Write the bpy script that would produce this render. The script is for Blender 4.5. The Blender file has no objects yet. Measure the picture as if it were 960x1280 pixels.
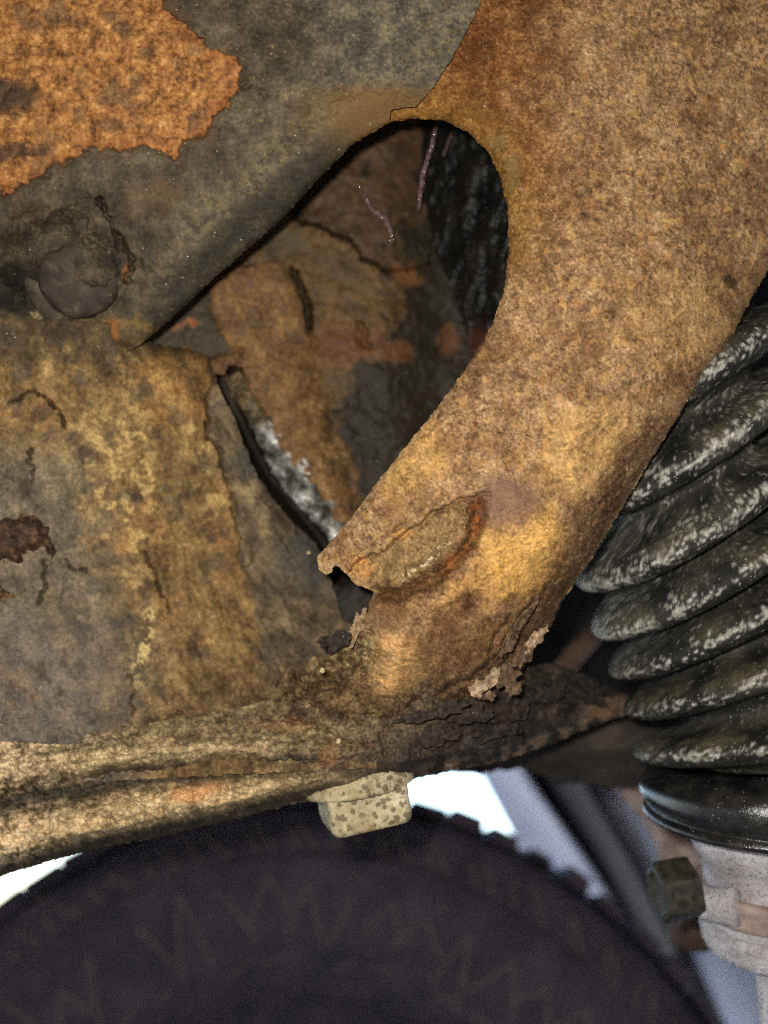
import bpy, math, random
import numpy as np
from mathutils import Vector, Matrix

# ------------------------------------------------------------------ camera
scene = bpy.context.scene
F, CX, CY = 1100.0, 480.0, 640.0            # focal length and centre, in photo pixels
CAM = np.array([0.0, 0.0, 0.57])            # metres above the ground
PITCH = math.radians(25.0)
cp, sp = math.cos(PITCH), math.sin(PITCH)

cam_d = bpy.data.cameras.new('camera')
cam_d.sensor_fit = 'VERTICAL'
cam_d.sensor_height = 36.0
cam_d.lens = F / 1280.0 * 36.0
cam_d.clip_start = 0.005
cam_d.clip_end = 2000.0
cam_d.dof.use_dof = True
cam_d.dof.focus_distance = 0.192
cam_d.dof.aperture_fstop = 7.8
cam = bpy.data.objects.new('camera', cam_d)
scene.collection.objects.link(cam)
cam.location = CAM
cam.rotation_euler = (math.pi / 2 + PITCH, 0, 0)
scene.camera = cam

# ------------------------------------------------------------------ sky
SUN_EL, SUN_AZ = math.radians(48), math.radians(180)
world = bpy.data.worlds.new('World')
scene.world = world
world.use_nodes = True
wn = world.node_tree
sky = wn.nodes.new('ShaderNodeTexSky')
sky.sky_type = 'NISHITA'
sky.sun_disc = False
sky.sun_elevation = SUN_EL
sky.sun_rotation = SUN_AZ
bg = wn.nodes['Background']
bg.inputs['Strength'].default_value = 0.15
wn.links.new(sky.outputs['Color'], bg.inputs['Color'])

# ------------------------------------------------------------------ sun (high behind the car) and the phone torch
sl = bpy.data.lights.new('sun', 'SUN')
sl.energy = 3.0
sl.angle = math.radians(0.5)
sl.color = (1.0, 0.95, 0.88)
so = bpy.data.objects.new('sun', sl)
scene.collection.objects.link(so)
so.location = (0, -3, 6)
sdir = Vector((math.sin(SUN_AZ) * math.cos(SUN_EL), math.cos(SUN_AZ) * math.cos(SUN_EL), math.sin(SUN_EL)))
so.rotation_euler = (-sdir).to_track_quat('-Z', 'Y').to_euler()

def loc2w(x, y, z):
    """camera-aligned right / depth / up -> world"""
    x, y, z = np.broadcast_arrays(np.asarray(x, float), np.asarray(y, float), np.asarray(z, float))
    return np.stack([CAM[0] + x, CAM[1] + cp * y - sp * z, CAM[2] + sp * y + cp * z], -1)

def P(u, v, d):
    u = np.asarray(u, float); v = np.asarray(v, float); d = np.asarray(d, float)
    return loc2w((u - CX) / F * d, d, (CY - v) / F * d)

tl = bpy.data.lights.new('phone_torch', 'POINT')
tl.energy = 0.50
tl.shadow_soft_size = 0.0028
tl.color = (1.0, 0.965, 0.91)
to = bpy.data.objects.new('phone_torch', tl)
scene.collection.objects.link(to)
to.location = loc2w(-0.0085, -0.002, 0.010)

# ------------------------------------------------------------------ exposure and renderer
vs = scene.view_settings
vs.view_transform = 'Standard'
vs.look = 'None'
vs.exposure = 2.0
vs.gamma = 1.0
vs.use_curve_mapping = False
scene.render.engine = 'CYCLES'
scene.cycles.use_denoising = False
scene.cycles.filter_width = 1.1
scene.cycles.denoiser = 'OPENIMAGEDENOISE'
scene.cycles.max_bounces = 6
scene.cycles.diffuse_bounces = 3
scene.cycles.sample_clamp_indirect = 4.0
scene.cycles.use_adaptive_sampling = True
scene.cycles.adaptive_threshold = 0.01

C = scene.collection
random.seed(7)

# ================================================================== numeric helpers
def lin(c):
    c = np.asarray(c, float) / 255.0
    return np.where(c <= 0.04045, c / 12.92, ((c + 0.055) / 1.055) ** 2.4)

_tab = {}
def perlin(x, y, seed=0):
    if seed not in _tab:
        r = np.random.RandomState(seed + 11)
        p = r.permutation(256)
        a = r.rand(256) * 2 * math.pi
        _tab[seed] = (np.concatenate([p, p, p]), np.cos(a), np.sin(a))
    p, gx, gy = _tab[seed]
    xi = np.floor(x).astype(np.int64); yi = np.floor(y).astype(np.int64)
    xf = x - xi; yf = y - yi
    xi &= 255; yi &= 255
    xj = (xi + 1) & 255; yj = (yi + 1) & 255
    a = p[p[xi] + yi]; b = p[p[xj] + yi]; c = p[p[xi] + yj]; d = p[p[xj] + yj]
    na = gx[a] * xf + gy[a] * yf
    nb = gx[b] * (xf - 1) + gy[b] * yf
    nc = gx[c] * xf + gy[c] * (yf - 1)
    nd = gx[d] * (xf - 1) + gy[d] * (yf - 1)
    fx = xf * xf * xf * (xf * (xf * 6 - 15) + 10)
    fy = yf * yf * yf * (yf * (yf * 6 - 15) + 10)
    return ((na + fx * (nb - na)) * (1 - fy) + (nc + fx * (nd - nc)) * fy) * 1.5

def fbm(x, y, s, octv=4, seed=0, gain=0.55):
    x = x / s; y = y / s
    t = 0; a = 1.0; w = 0
    for i in range(octv):
        t = t + a * perlin(x + 17.3 * i, y - 9.1 * i, seed + i)
        w += a; a *= gain; x = x * 2.03; y = y * 2.03
    return t / w * 1.5

def ridged(x, y, s, octv=3, seed=0):
    x = x / s; y = y / s
    t = 0; a = 1.0; w = 0
    for i in range(octv):
        t = t + a * (1 - np.abs(perlin(x, y, seed + i)) * 2)
        w += a; a *= 0.5; x = x * 2.1; y = y * 2.1
    return t / w

def worley(x, y, s, seed=0):
    """F1, F2 and a random number per cell"""
    x = x / s; y = y / s
    xi = np.floor(x).astype(np.int64); yi = np.floor(y).astype(np.int64)
    r = np.random.RandomState(seed + 501)
    p = r.permutation(256); p = np.concatenate([p, p, p])
    jx = r.rand(256); jy = r.rand(256); idr = r.rand(256)
    f1 = np.full(x.shape, 9.0); f2 = np.full(x.shape, 9.0); cid = np.zeros(x.shape)
    for ox in (-1, 0, 1):
        for oy in (-1, 0, 1):
            h = p[p[(xi + ox) & 255] + ((yi + oy) & 255)]
            d = np.hypot(xi + ox + jx[h] - x, yi + oy + jy[h] - y)
            near = d < f1
            f2 = np.where(near, f1, np.minimum(f2, d))
            cid = np.where(near, idr[h], cid)
            f1 = np.where(near, d, f1)
    return f1, f2, cid

def sst(a, b, x):
    t = np.clip((x - a) / (b - a), 0, 1)
    return t * t * (3 - 2 * t)

def sdpoly(x, y, poly):
    d = np.full(x.shape, 1e18); s = np.zeros(x.shape, bool)
    n = len(poly)
    for i in range(n):
        ax, ay = poly[i]; bx, by = poly[i - 1]
        ex, ey = bx - ax, by - ay
        wx, wy = x - ax, y - ay
        t = np.clip((wx * ex + wy * ey) / (ex * ex + ey * ey + 1e-12), 0, 1)
        d = np.minimum(d, (wx - ex * t) ** 2 + (wy - ey * t) ** 2)
        if ay != by:
            cr = ((ay > y) != (by > y)) & (x < (bx - ax) * (y - ay) / (by - ay) + ax)
            s ^= cr
    d = np.sqrt(d)
    return np.where(s, -d, d)

def dline(x, y, pts):
    d = np.full(x.shape, 1e18)
    for (ax, ay), (bx, by) in zip(pts[:-1], pts[1:]):
        ex, ey = bx - ax, by - ay
        t = np.clip(((x - ax) * ex + (y - ay) * ey) / (ex * ex + ey * ey + 1e-12), 0, 1)
        d = np.minimum(d, (x - ax - ex * t) ** 2 + (y - ay - ey * t) ** 2)
    return np.sqrt(d)

def tps(pts):
    p = np.array(pts, float); n = len(p)
    q = p[:, :2] / 300.0
    r2 = ((q[:, None] - q[None]) ** 2).sum(-1)
    K = 0.5 * r2 * np.log(r2 + 1e-12)
    A = np.zeros((n + 3, n + 3)); A[:n, :n] = K + np.eye(n) * 1e-4
    A[:n, n] = 1; A[:n, n + 1:] = q; A[n, :n] = 1; A[n + 1:, :n] = q.T
    w = np.linalg.solve(A, np.concatenate([p[:, 2], [0, 0, 0]]))
    def f(u, v):
        x = u / 300.0; y = v / 300.0
        o = w[n] + w[n + 1] * x + w[n + 2] * y
        for i in range(n):
            rr = (x - q[i, 0]) ** 2 + (y - q[i, 1]) ** 2
            o = o + w[i] * 0.5 * rr * np.log(rr + 1e-12)
        return o
    return f

class Field:
    """noise-warped coordinates and masks over one panel"""
    def __init__(s, u, v, amp=5.0, scale=26.0, seed=0):
        s.u, s.v = u, v
        s.wu = u + amp * fbm(u, v, scale, 4, 40 + seed, 0.6) + 0.35 * amp * fbm(u, v, 7, 2, 44 + seed)
        s.wv = v + amp * fbm(u, v, scale, 4, 60 + seed, 0.6) + 0.35 * amp * fbm(u, v, 7, 2, 64 + seed)
        s.seed = seed
    def mask(s, poly, soft=3.0, grow=0.0):
        return sst(-soft, soft, grow - sdpoly(s.wu, s.wv, poly))
    def sd(s, poly):
        return sdpoly(s.wu, s.wv, poly)
    def line(s, pts, w, warp=True):
        d = dline(s.wu if warp else s.u, s.wv if warp else s.v, pts)
        return np.exp(-(d / w) ** 2)
    def blob(s, cu, cv, ru, rv, rot=0.0, rough=0.35, sc=30):
        a = math.radians(rot); c, n = math.cos(a), math.sin(a)
        x = s.wu - cu; y = s.wv - cv
        r = np.hypot((x * c + y * n) / ru, (-x * n + y * c) / rv)
        r = r + rough * fbm(s.u, s.v, sc, 3, 80 + s.seed)
        return sst(1.25, 0.55, r)
    def gauss(s, cu, cv, ru, rv, rot=0.0):
        a = math.radians(rot); c, n = math.cos(a), math.sin(a)
        x = s.u - cu; y = s.v - cv
        return np.exp(-((x * c + y * n) / ru) ** 2 - ((-x * n + y * c) / rv) ** 2)

def ramp(t, stops):
    p = [a for a, _ in stops]
    c = np.array([lin(b) for _, b in stops])
    return np.stack([np.interp(t, p, c[:, i]) for i in range(3)], -1)

def mixc(c, rgb, m):
    m = np.clip(m, 0, 1)[..., None]
    return c * (1 - m) + (lin(rgb) if np.ndim(rgb) == 1 else rgb) * m

def desat(c, k, gain=1.0):
    l = (c * np.array([0.3, 0.59, 0.11])).sum(-1, keepdims=True)
    return (c * (1 - k) + k * l * np.array([1.06, 0.99, 0.90])) * gain

# ================================================================== objects
def thing(name, loc, label, cat, group=None):
    o = bpy.data.objects.new(name, None)
    o.empty_display_size = 0.01
    C.objects.link(o)
    o.location = [float(a) for a in loc]
    o['label'] = label; o['category'] = cat
    if group: o['group'] = group
    return o

def mesh_obj(name, verts, faces, mat, parent=None, col=None, smooth=True):
    verts = np.asarray(verts, float)
    org = np.zeros(3)
    if parent is not None:
        p = parent
        while p is not None:
            org = org + np.array(p.location); p = p.parent
    me = bpy.data.meshes.new(name)
    me.from_pydata((verts - org).tolist() if len(verts) < 20000 else [], [], [] if len(verts) >= 20000 else [list(map(int, f)) for f in faces])
    if len(verts) >= 20000:
        faces = np.asarray(faces, np.int32)
        nf = len(faces)
        me.vertices.add(len(verts)); me.vertices.foreach_set('co', (verts - org).astype(np.float32).ravel())
        me.loops.add(nf * 4); me.loops.foreach_set('vertex_index', faces.ravel())
        me.polygons.add(nf)
        me.polygons.foreach_set('loop_start', np.arange(nf, dtype=np.int32) * 4)
        me.update(calc_edges=True); me.validate()
    if col is not None:
        a = me.color_attributes.new('Col', 'FLOAT_COLOR', 'POINT')
        col = np.asarray(col, np.float32)
        if col.shape[1] == 3:
            col = np.concatenate([col, np.ones((len(col), 1), np.float32)], 1)
        a.data.foreach_set('color', np.clip(col, 0, 1).ravel())
    if smooth:
        me.polygons.foreach_set('use_smooth', np.ones(len(me.polygons), bool))
    me.materials.append(mat)
    o = bpy.data.objects.new(name, me)
    C.objects.link(o)
    if parent is not None:
        o.parent = parent
    return o

def sheet(name, poly, depth, color, mat, parent, step=1.7, thick=0.0015, jag=1.5, jscale=9.0, seed=0, contrast=0.28):
    """a pressed-metal panel: outline in the picture plane, its own depth relief, ragged edge and thickness"""
    pa = np.array(poly, float)
    u0, v0 = pa.min(0) - 4 * step; u1, v1 = pa.max(0) + 4 * step
    us = np.arange(u0, u1, step); vs_ = np.arange(v0, v1, step)
    U, V = np.meshgrid(us, vs_)
    sd = sdpoly(U, V, poly) + jag * fbm(U, V, jscale, 4, 300 + seed, 0.65)
    ins = sd < 0
    q = ins[:-1, :-1] | ins[1:, :-1] | ins[:-1, 1:] | ins[1:, 1:]
    gy, gx = np.gradient(sd, step)
    gl = np.hypot(gx, gy) + 1e-6
    mv = np.where(sd > 0, np.minimum(sd, 2 * step), 0) / gl
    U = U - mv * gx / gl; V = V - mv * gy / gl
    idx = -np.ones(U.shape, np.int64)
    used = np.zeros(U.shape, bool)
    used[:-1, :-1] |= q; used[1:, :-1] |= q; used[:-1, 1:] |= q; used[1:, 1:] |= q
    n = used.sum(); idx[used] = np.arange(n)
    u = U[used]; v = V[used]; s = np.minimum(sd[used], 0)
    f = np.stack([idx[:-1, :-1][q], idx[1:, :-1][q], idx[1:, 1:][q], idx[:-1, 1:][q]], -1)
    d = depth(u, v, s)
    c = color(u, v, s)
    c = np.clip(c, 0.003, 0.9)
    lum = (c[:, :3] * np.array([0.3, 0.59, 0.11])).sum(1, keepdims=True)
    c[:, :3] = c[:, :3] * (lum / 0.16) ** contrast
    if c.shape[1] == 3:
        c = np.concatenate([c, np.ones((n, 1))], 1)
    # side walls along every open edge
    e = np.concatenate([f[:, [0, 1]], f[:, [1, 2]], f[:, [2, 3]], f[:, [3, 0]]])
    key = np.minimum(e[:, 0], e[:, 1]) * (n + 1) + np.maximum(e[:, 0], e[:, 1])
    _, inv, cnt = np.unique(key, return_inverse=True, return_counts=True)
    be = e[cnt[inv] == 1]
    bv = np.unique(be)
    mp = -np.ones(n, np.int64); mp[bv] = n + np.arange(len(bv))
    uu = np.concatenate([u, u[bv]]); vv = np.concatenate([v, v[bv]])
    dd = np.concatenate([d, d[bv] + thick])
    cc = np.concatenate([c, c[bv]])
    w = np.stack([be[:, 1], be[:, 0], mp[be[:, 0]], mp[be[:, 1]]], -1)
    return mesh_obj(name, P(uu, vv, dd), np.concatenate([f, w]), mat, parent, cc)

def lathe(centers, e1s, e2s, radii, nseg=64, noise=0.0, caps=True):
    """rings about a bent axis; centres and frames in camera-aligned metres"""
    th = np.linspace(0, 2 * math.pi, nseg, endpoint=False)
    vt = []
    for c, e1, e2, r in zip(centers, e1s, e2s, radii):
        rr = r * (1 + noise * np.random.RandomState(int(abs(r) * 1e6) % 9999).randn(nseg))
        vt.append(c + rr[:, None] * (np.cos(th)[:, None] * e1 + np.sin(th)[:, None] * e2))
    n = len(centers)
    V = np.concatenate(vt)
    fs = []
    for i in range(n - 1):
        for j in range(nseg):
            k = (j + 1) % nseg
            fs.append((i * nseg + j, i * nseg + k, (i + 1) * nseg + k, (i + 1) * nseg + j))
    if caps:
        V = np.concatenate([V, centers[0][None], centers[-1][None]])
        a, b = len(V) - 2, len(V) - 1
        for j in range(nseg):
            k = (j + 1) % nseg
            fs.append((a, k, j, j)[:3]); fs.append((b, (n - 1) * nseg + j, (n - 1) * nseg + k))
    return loc2w(V[:, 0], V[:, 1], V[:, 2]), fs

def lp(u, v, d):
    return np.array([(u - CX) / F * d, d, (CY - v) / F * d])

def tube(pts, rad, nseg=10):
    """pts: camera-aligned metres, rad: list"""
    pts = np.array(pts, float)
    t = np.gradient(pts, axis=0); t /= np.linalg.norm(t, axis=1)[:, None]
    ref = np.array([0, 1.0, 0.05])
    e1 = np.cross(t, ref); e1 /= np.linalg.norm(e1, axis=1)[:, None]
    e2 = np.cross(t, e1)
    return lathe(pts, e1, e2, rad, nseg)

def smooth_pts(pts, n):
    pts = np.array(pts, float)
    m = len(pts)
    x = np.linspace(0, m - 1, n)
    out = []
    for a in x:
        i = int(min(a, m - 2)); t = a - i
        p0 = pts[max(i - 1, 0)]; p1 = pts[i]; p2 = pts[i + 1]; p3 = pts[min(i + 2, m - 1)]
        out.append(0.5 * (2 * p1 + (p2 - p0) * t + (2 * p0 - 5 * p1 + 4 * p2 - p3) * t * t + (3 * p1 - p0 - 3 * p2 + p3) * t ** 3))
    return np.array(out)

# ================================================================== materials
class NT:
    def __init__(s, name):
        s.m = bpy.data.materials.new(name); s.m.use_nodes = True
        s.t = s.m.node_tree; s.b = s.t.nodes['Principled BSDF']
        s.co = s.t.nodes.new('ShaderNodeTexCoord').outputs['Object']
    def n(s, kind, **k):
        x = s.t.nodes.new(kind)
        for a, b in k.items(): setattr(x, a, b)
        return x
    def l(s, a, b): s.t.links.new(a, b)
    def noise(s, scale, detail=3, rough=0.6, vec=None, dist=0.0):
        x = s.n('ShaderNodeTexNoise')
        x.inputs['Scale'].default_value = scale; x.inputs['Detail'].default_value = detail
        x.inputs['Roughness'].default_value = rough; x.inputs['Distortion'].default_value = dist
        s.l(vec if vec is not None else s.co, x.inputs['Vector'])
        return x.outputs['Fac']
    def voro(s, scale, feature='F1', out='Distance', vec=None):
        x = s.n('ShaderNodeTexVoronoi', feature=feature)
        x.inputs['Scale'].default_value = scale
        s.l(vec if vec is not None else s.co, x.inputs['Vector'])
        return x.outputs[out]
    def map(s, v, a, b, c=0.0, d=1.0):
        x = s.n('ShaderNodeMapRange'); x.clamp = True
        for i, q in zip(('From Min', 'From Max', 'To Min', 'To Max'), (a, b, c, d)): x.inputs[i].default_value = q
        s.l(v, x.inputs['Value'])
        return x.outputs['Result']
    def math(s, op, a, b):
        x = s.n('ShaderNodeMath', operation=op)
        for i, q in enumerate((a, b)):
            if isinstance(q, (int, float)): x.inputs[i].default_value = q
            else: s.l(q, x.inputs[i])
        return x.outputs[0]
    def mix(s, fac, a, b, mode='MIX'):
        x = s.n('ShaderNodeMix', data_type='RGBA', blend_type=mode)
        for k, q in ((0, fac), (6, a), (7, b)):
            if isinstance(q, (int, float)): x.inputs[k].default_value = q
            elif isinstance(q, (tuple, list, np.ndarray)): x.inputs[k].default_value = (*[float(z) for z in q], 1)
            else: s.l(q, x.inputs[k])
        return x.outputs[2]
    def bump(s, h, dist, strength=1.0, prev=None):
        x = s.n('ShaderNodeBump')
        x.inputs['Distance'].default_value = dist; x.inputs['Strength'].default_value = strength
        s.l(h, x.inputs['Height'])
        if prev is not None: s.l(prev, x.inputs['Normal'])
        return x.outputs['Normal']
    def out(s, color, rough, normal=None, spec=None, metal=None):
        for q, k in ((color, 'Base Color'), (rough, 'Roughness'), (spec, 'Specular IOR Level'), (metal, 'Metallic')):
            if q is None: continue
            if isinstance(q, (int, float)): s.b.inputs[k].default_value = q
            elif isinstance(q, (tuple, list, np.ndarray)): s.b.inputs[k].default_value = (*[float(z) for z in q], 1)
            else: s.l(q, s.b.inputs[k])
        if normal is not None: s.l(normal, s.b.inputs['Normal'])
        return s.m

def rust_material(name, grain=1.0, rough=0.85, bump=1.0, speck=0.5, spec=0.25):
    """vertex 'Col' gives the colour of coating, rust and dirt, with some shade painted in; nodes add grain, specks and fine relief"""
    t = NT(name)
    at = t.n('ShaderNodeAttribute', attribute_name='Col')
    fine = t.noise(1300, 3, 0.6)
    fine2 = t.noise(4200, 1, 0.6)
    k = t.math('ADD', t.map(fine, 0.28, 0.72, 1 - 0.38 * grain, 1 + 0.38 * grain), t.map(fine2, 0.3, 0.7, -0.22 * grain, 0.22 * grain))
    cmb = t.n('ShaderNodeCombineXYZ')
    for i in range(3): t.l(k, cmb.inputs[i])
    c = t.mix(1.0, at.outputs['Color'], cmb.outputs[0], 'MULTIPLY')
    vs_ = t.voro(620)                                     # pale grit
    pick = t.noise(260, 2)
    g = t.math('MULTIPLY', t.map(vs_, 0.10, 0.17, 1, 0), t.map(pick, 0.54, 0.6, 0, speck))
    c = t.mix(g, c, lin((196, 172, 128)))
    gl = t.math('MULTIPLY', t.map(t.voro(520), 0.045, 0.075, 1, 0), t.map(t.noise(330, 1), 0.60, 0.62))
    c = t.mix(gl, c, (0.85, 0.82, 0.78))  # near-white specks painted in as glints
    pit = t.math('MULTIPLY', t.map(t.voro(800), 0.10, 0.26, 1, 0), t.map(t.noise(190, 2), 0.45, 0.62, 0, 0.6))
    c = t.mix(pit, c, lin((52, 38, 26)))
    nb = t.bump(t.math('ADD', fine, t.math('MULTIPLY', fine2, 0.35)), 0.00035, 0.8 * bump)
    r = t.math('MULTIPLY', at.outputs['Alpha'], t.map(fine, 0.3, 0.7, rough - 0.12, rough + 0.1))
    return t.out(c, r, nb, spec)

M_rust = rust_material('rust', 0.62)
M_coat = rust_material('coated_steel', 0.42, 0.72, 0.8, 0.5, 0.3)
M_plate = rust_material('damp_rust', 0.75, 0.78, 1.0, 0.25, 0.3)
M_inner = rust_material('cavity_rust', 0.7, 0.66, 1.0, 0.2, 0.4)
M_scale = rust_material('scale_rust', 0.8, 0.8, 1.3, 0.35, 0.3)

# ================================================================== outlines (photo pixels)
HOLE_R = [(487, 153), (520, 148), (555, 151), (585, 166), (610, 190), (626, 222), (635, 262), (636, 310), (630, 362),
          (616, 405), (598, 436), (570, 478), (535, 524), (503, 563), (472, 602), (440, 645), (408, 683)]
TORN = [(396, 696), (398, 712), (408, 719), (415, 714), (418, 705), (427, 712), (437, 722), (443, 730), (456, 735), (468, 740)]
ARM_R = [(985, 290), (962, 335), (940, 372), (915, 420), (880, 466), (845, 525), (810, 580), (775, 640), (745, 690),
         (722, 724), (702, 752), (690, 782)]
FLANGE_EDGE = [(522, 150), (487, 153), (440, 181), (400, 222), (350, 276), (300, 320), (250, 364), (208, 404), (180, 428)]

# ================================================================== the subframe
sub = thing('rusted_subframe', P(300, 940, 0.205), 'large heavily rusted pressed-steel subframe with an oval hole and torn lower edge', 'subframe')

# ---- arm shell (right)
arm_poly = [(470, -40), (1000, -40)] + ARM_R + [(672, 806), (650, 842), (628, 858), (604, 874), (575, 890), (548, 904),
            (515, 925), (470, 942), (410, 936), (352, 905), (318, 868), (330, 852), (352, 850), (362, 834), (380, 838), (390, 820), (410, 824), (420, 806), (436, 800), (446, 780), (458, 772), (462, 752)] + TORN[::-1] + HOLE_R[::-1] + [(478, 140)]
arm_base = tps([(600, -20, 0.196), (960, -20, 0.197), (780, 120, 0.190), (960, 250, 0.198), (760, 330, 0.186), (640, 300, 0.192),
                (700, 480, 0.187), (600, 520, 0.190), (600, 640, 0.188), (450, 680, 0.196), (650, 720, 0.190), (520, 800, 0.190),
                (460, 900, 0.1985), (600, 850, 0.196), (560, 160, 0.196), (400, 870, 0.2020), (340, 880, 0.206)])
FOOT = [(548, 904), (515, 925), (470, 942), (410, 936), (352, 905), (318, 868), (345, 842), (392, 824), (420, 810)]
right_line = [(1000, 250)] + ARM_R + [(672, 806), (650, 842), (604, 872), (545, 893)]
scab = [(430, 716), (437, 722), (443, 730), (456, 736), (470, 741), (500, 738), (538, 720), (566, 692), (584, 658), (588, 630), (566, 628), (538, 643), (520, 660), (500, 670), (486, 688), (462, 692), (446, 702)]
scab_crack = [(448, 705), (462, 694), (480, 690), (500, 672), (535, 648), (570, 626), (590, 622), (612, 618)]
crescent = [(470, 741), (500, 743), (535, 729), (562, 708), (584, 680), (597, 650), (596, 630)]
under_cracks = [[(684, 738), (660, 760), (640, 790), (622, 822), (600, 842)], [(672, 760), (655, 785), (640, 815), (628, 835)],
                [(640, 770), (618, 800), (612, 826), (585, 852), (560, 858)], [(560, 858), (545, 872), (520, 880), (500, 895)]]

def arm_depth(u, v, s):
    f = Field(u, v, 4, 22, 1)
    d = arm_base(u, v)
    t = np.clip(dline(u, v, right_line) / 125.0, 0, 1)
    low = sst(600, 760, v)
    d = d + (0.013 + 0.006 * low) * (1 - np.sqrt(np.clip(1 - (1 - t) ** 2, 0, 1)))
    th = np.clip(dline(u, v, HOLE_R) / 34.0, 0, 1)
    d = d + 0.0036 * (1 - np.sqrt(np.clip(1 - (1 - th) ** 2, 0, 1)))
    # scab with a lifted upper crack and a hollow crescent round its lower right
    m = f.mask(scab, 2) * sst(592, 552, u)
    dk_ = dline(f.wu, f.wv, scab_crack)
    d = d + 0.0024 * m * sst(75, 0, dk_) - 0.0012 * f.line([(490, 728), (520, 716), (546, 698), (566, 672)], 8) * (0.6 + fbm(u, v, 14, 4, 16))
    d = d + m * (0.0009 * fbm(u, v, 14, 5, 14, 0.65) + 0.0004 * fbm(u, v, 5, 3, 15))
    d = d + 0.0014 * f.line(scab_crack, 2.0) + 0.0042 * f.line(crescent, 9)
    d = d - 0.0012 * np.exp(-((dk_ - 7) / 6) ** 2) * (1 - m) * sst(620, 590, u)
    d = d - 0.0016 * f.gauss(640, 632, 42, 34) - 0.0026 * f.gauss(500, 820, 60, 60) - 0.0016 * f.gauss(690, 600, 120, 70, -40)
    d = d + 0.0020 * f.gauss(560, 765, 60, 34, -30)
    for c in under_cracks:
        d = d + 0.0026 * f.line(c, 3.0)
    und = np.clip(1 - dline(u, v, ARM_R[-6:] + [(650, 842), (604, 872), (545, 893)]) / 75.0, 0, 1)
    a = math.radians(-52); la = u * math.cos(a) + v * math.sin(a); lb = -u * math.sin(a) + v * math.cos(a)
    d = d + und * 0.0011 * ridged(la * 0.25, lb, 13, 4, 5)
    F1, F2, cid = worley(f.wu, f.wv, 24, 3)
    d = d + sst(0.3, 0.9, und) * (0.0010 * (cid - 0.5) + 0.0014 * sst(0.10, 0.0, F2 - F1))
    # lower joint: crumbly dirt
    joint = sst(760, 860, v) * sst(520, 440, u)
    d = d + joint * 0.0018 * fbm(u, v, 16, 5, 9)
    foot = 0.55 * dline(u, v, FOOT) + 13 * fbm(u, v, 18, 5, 19, 0.65)
    d = d + 0.012 * sst(30, 2, foot) * sst(560, 520, u)
    lv = fbm(u, v, 58, 5, 46, 0.62)
    d = d - 0.00045 * sst(0.15, 0.18, lv) + 0.00035 * sst(-0.26, -0.29, lv)
    d = d + 0.0005 * sst(0.30, 0.10, worley(f.wu, f.wv, 15, 32)[0]) * sst(0.1, 0.5, fbm(u, v, 70, 3, 45))
    # a bare flake by the hole rim and small chips
    d = d + 0.0006 * f.line([(652, 190), (648, 212), (650, 232), (644, 245)], 2.2)
    d = d + 0.00022 * fbm(u, v, 5.5, 3, 13) + 0.0005 * fbm(u, v, 40, 3, 21) + 0.00016 * fbm(u, v, 2.6, 2, 17)
    return d

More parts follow.
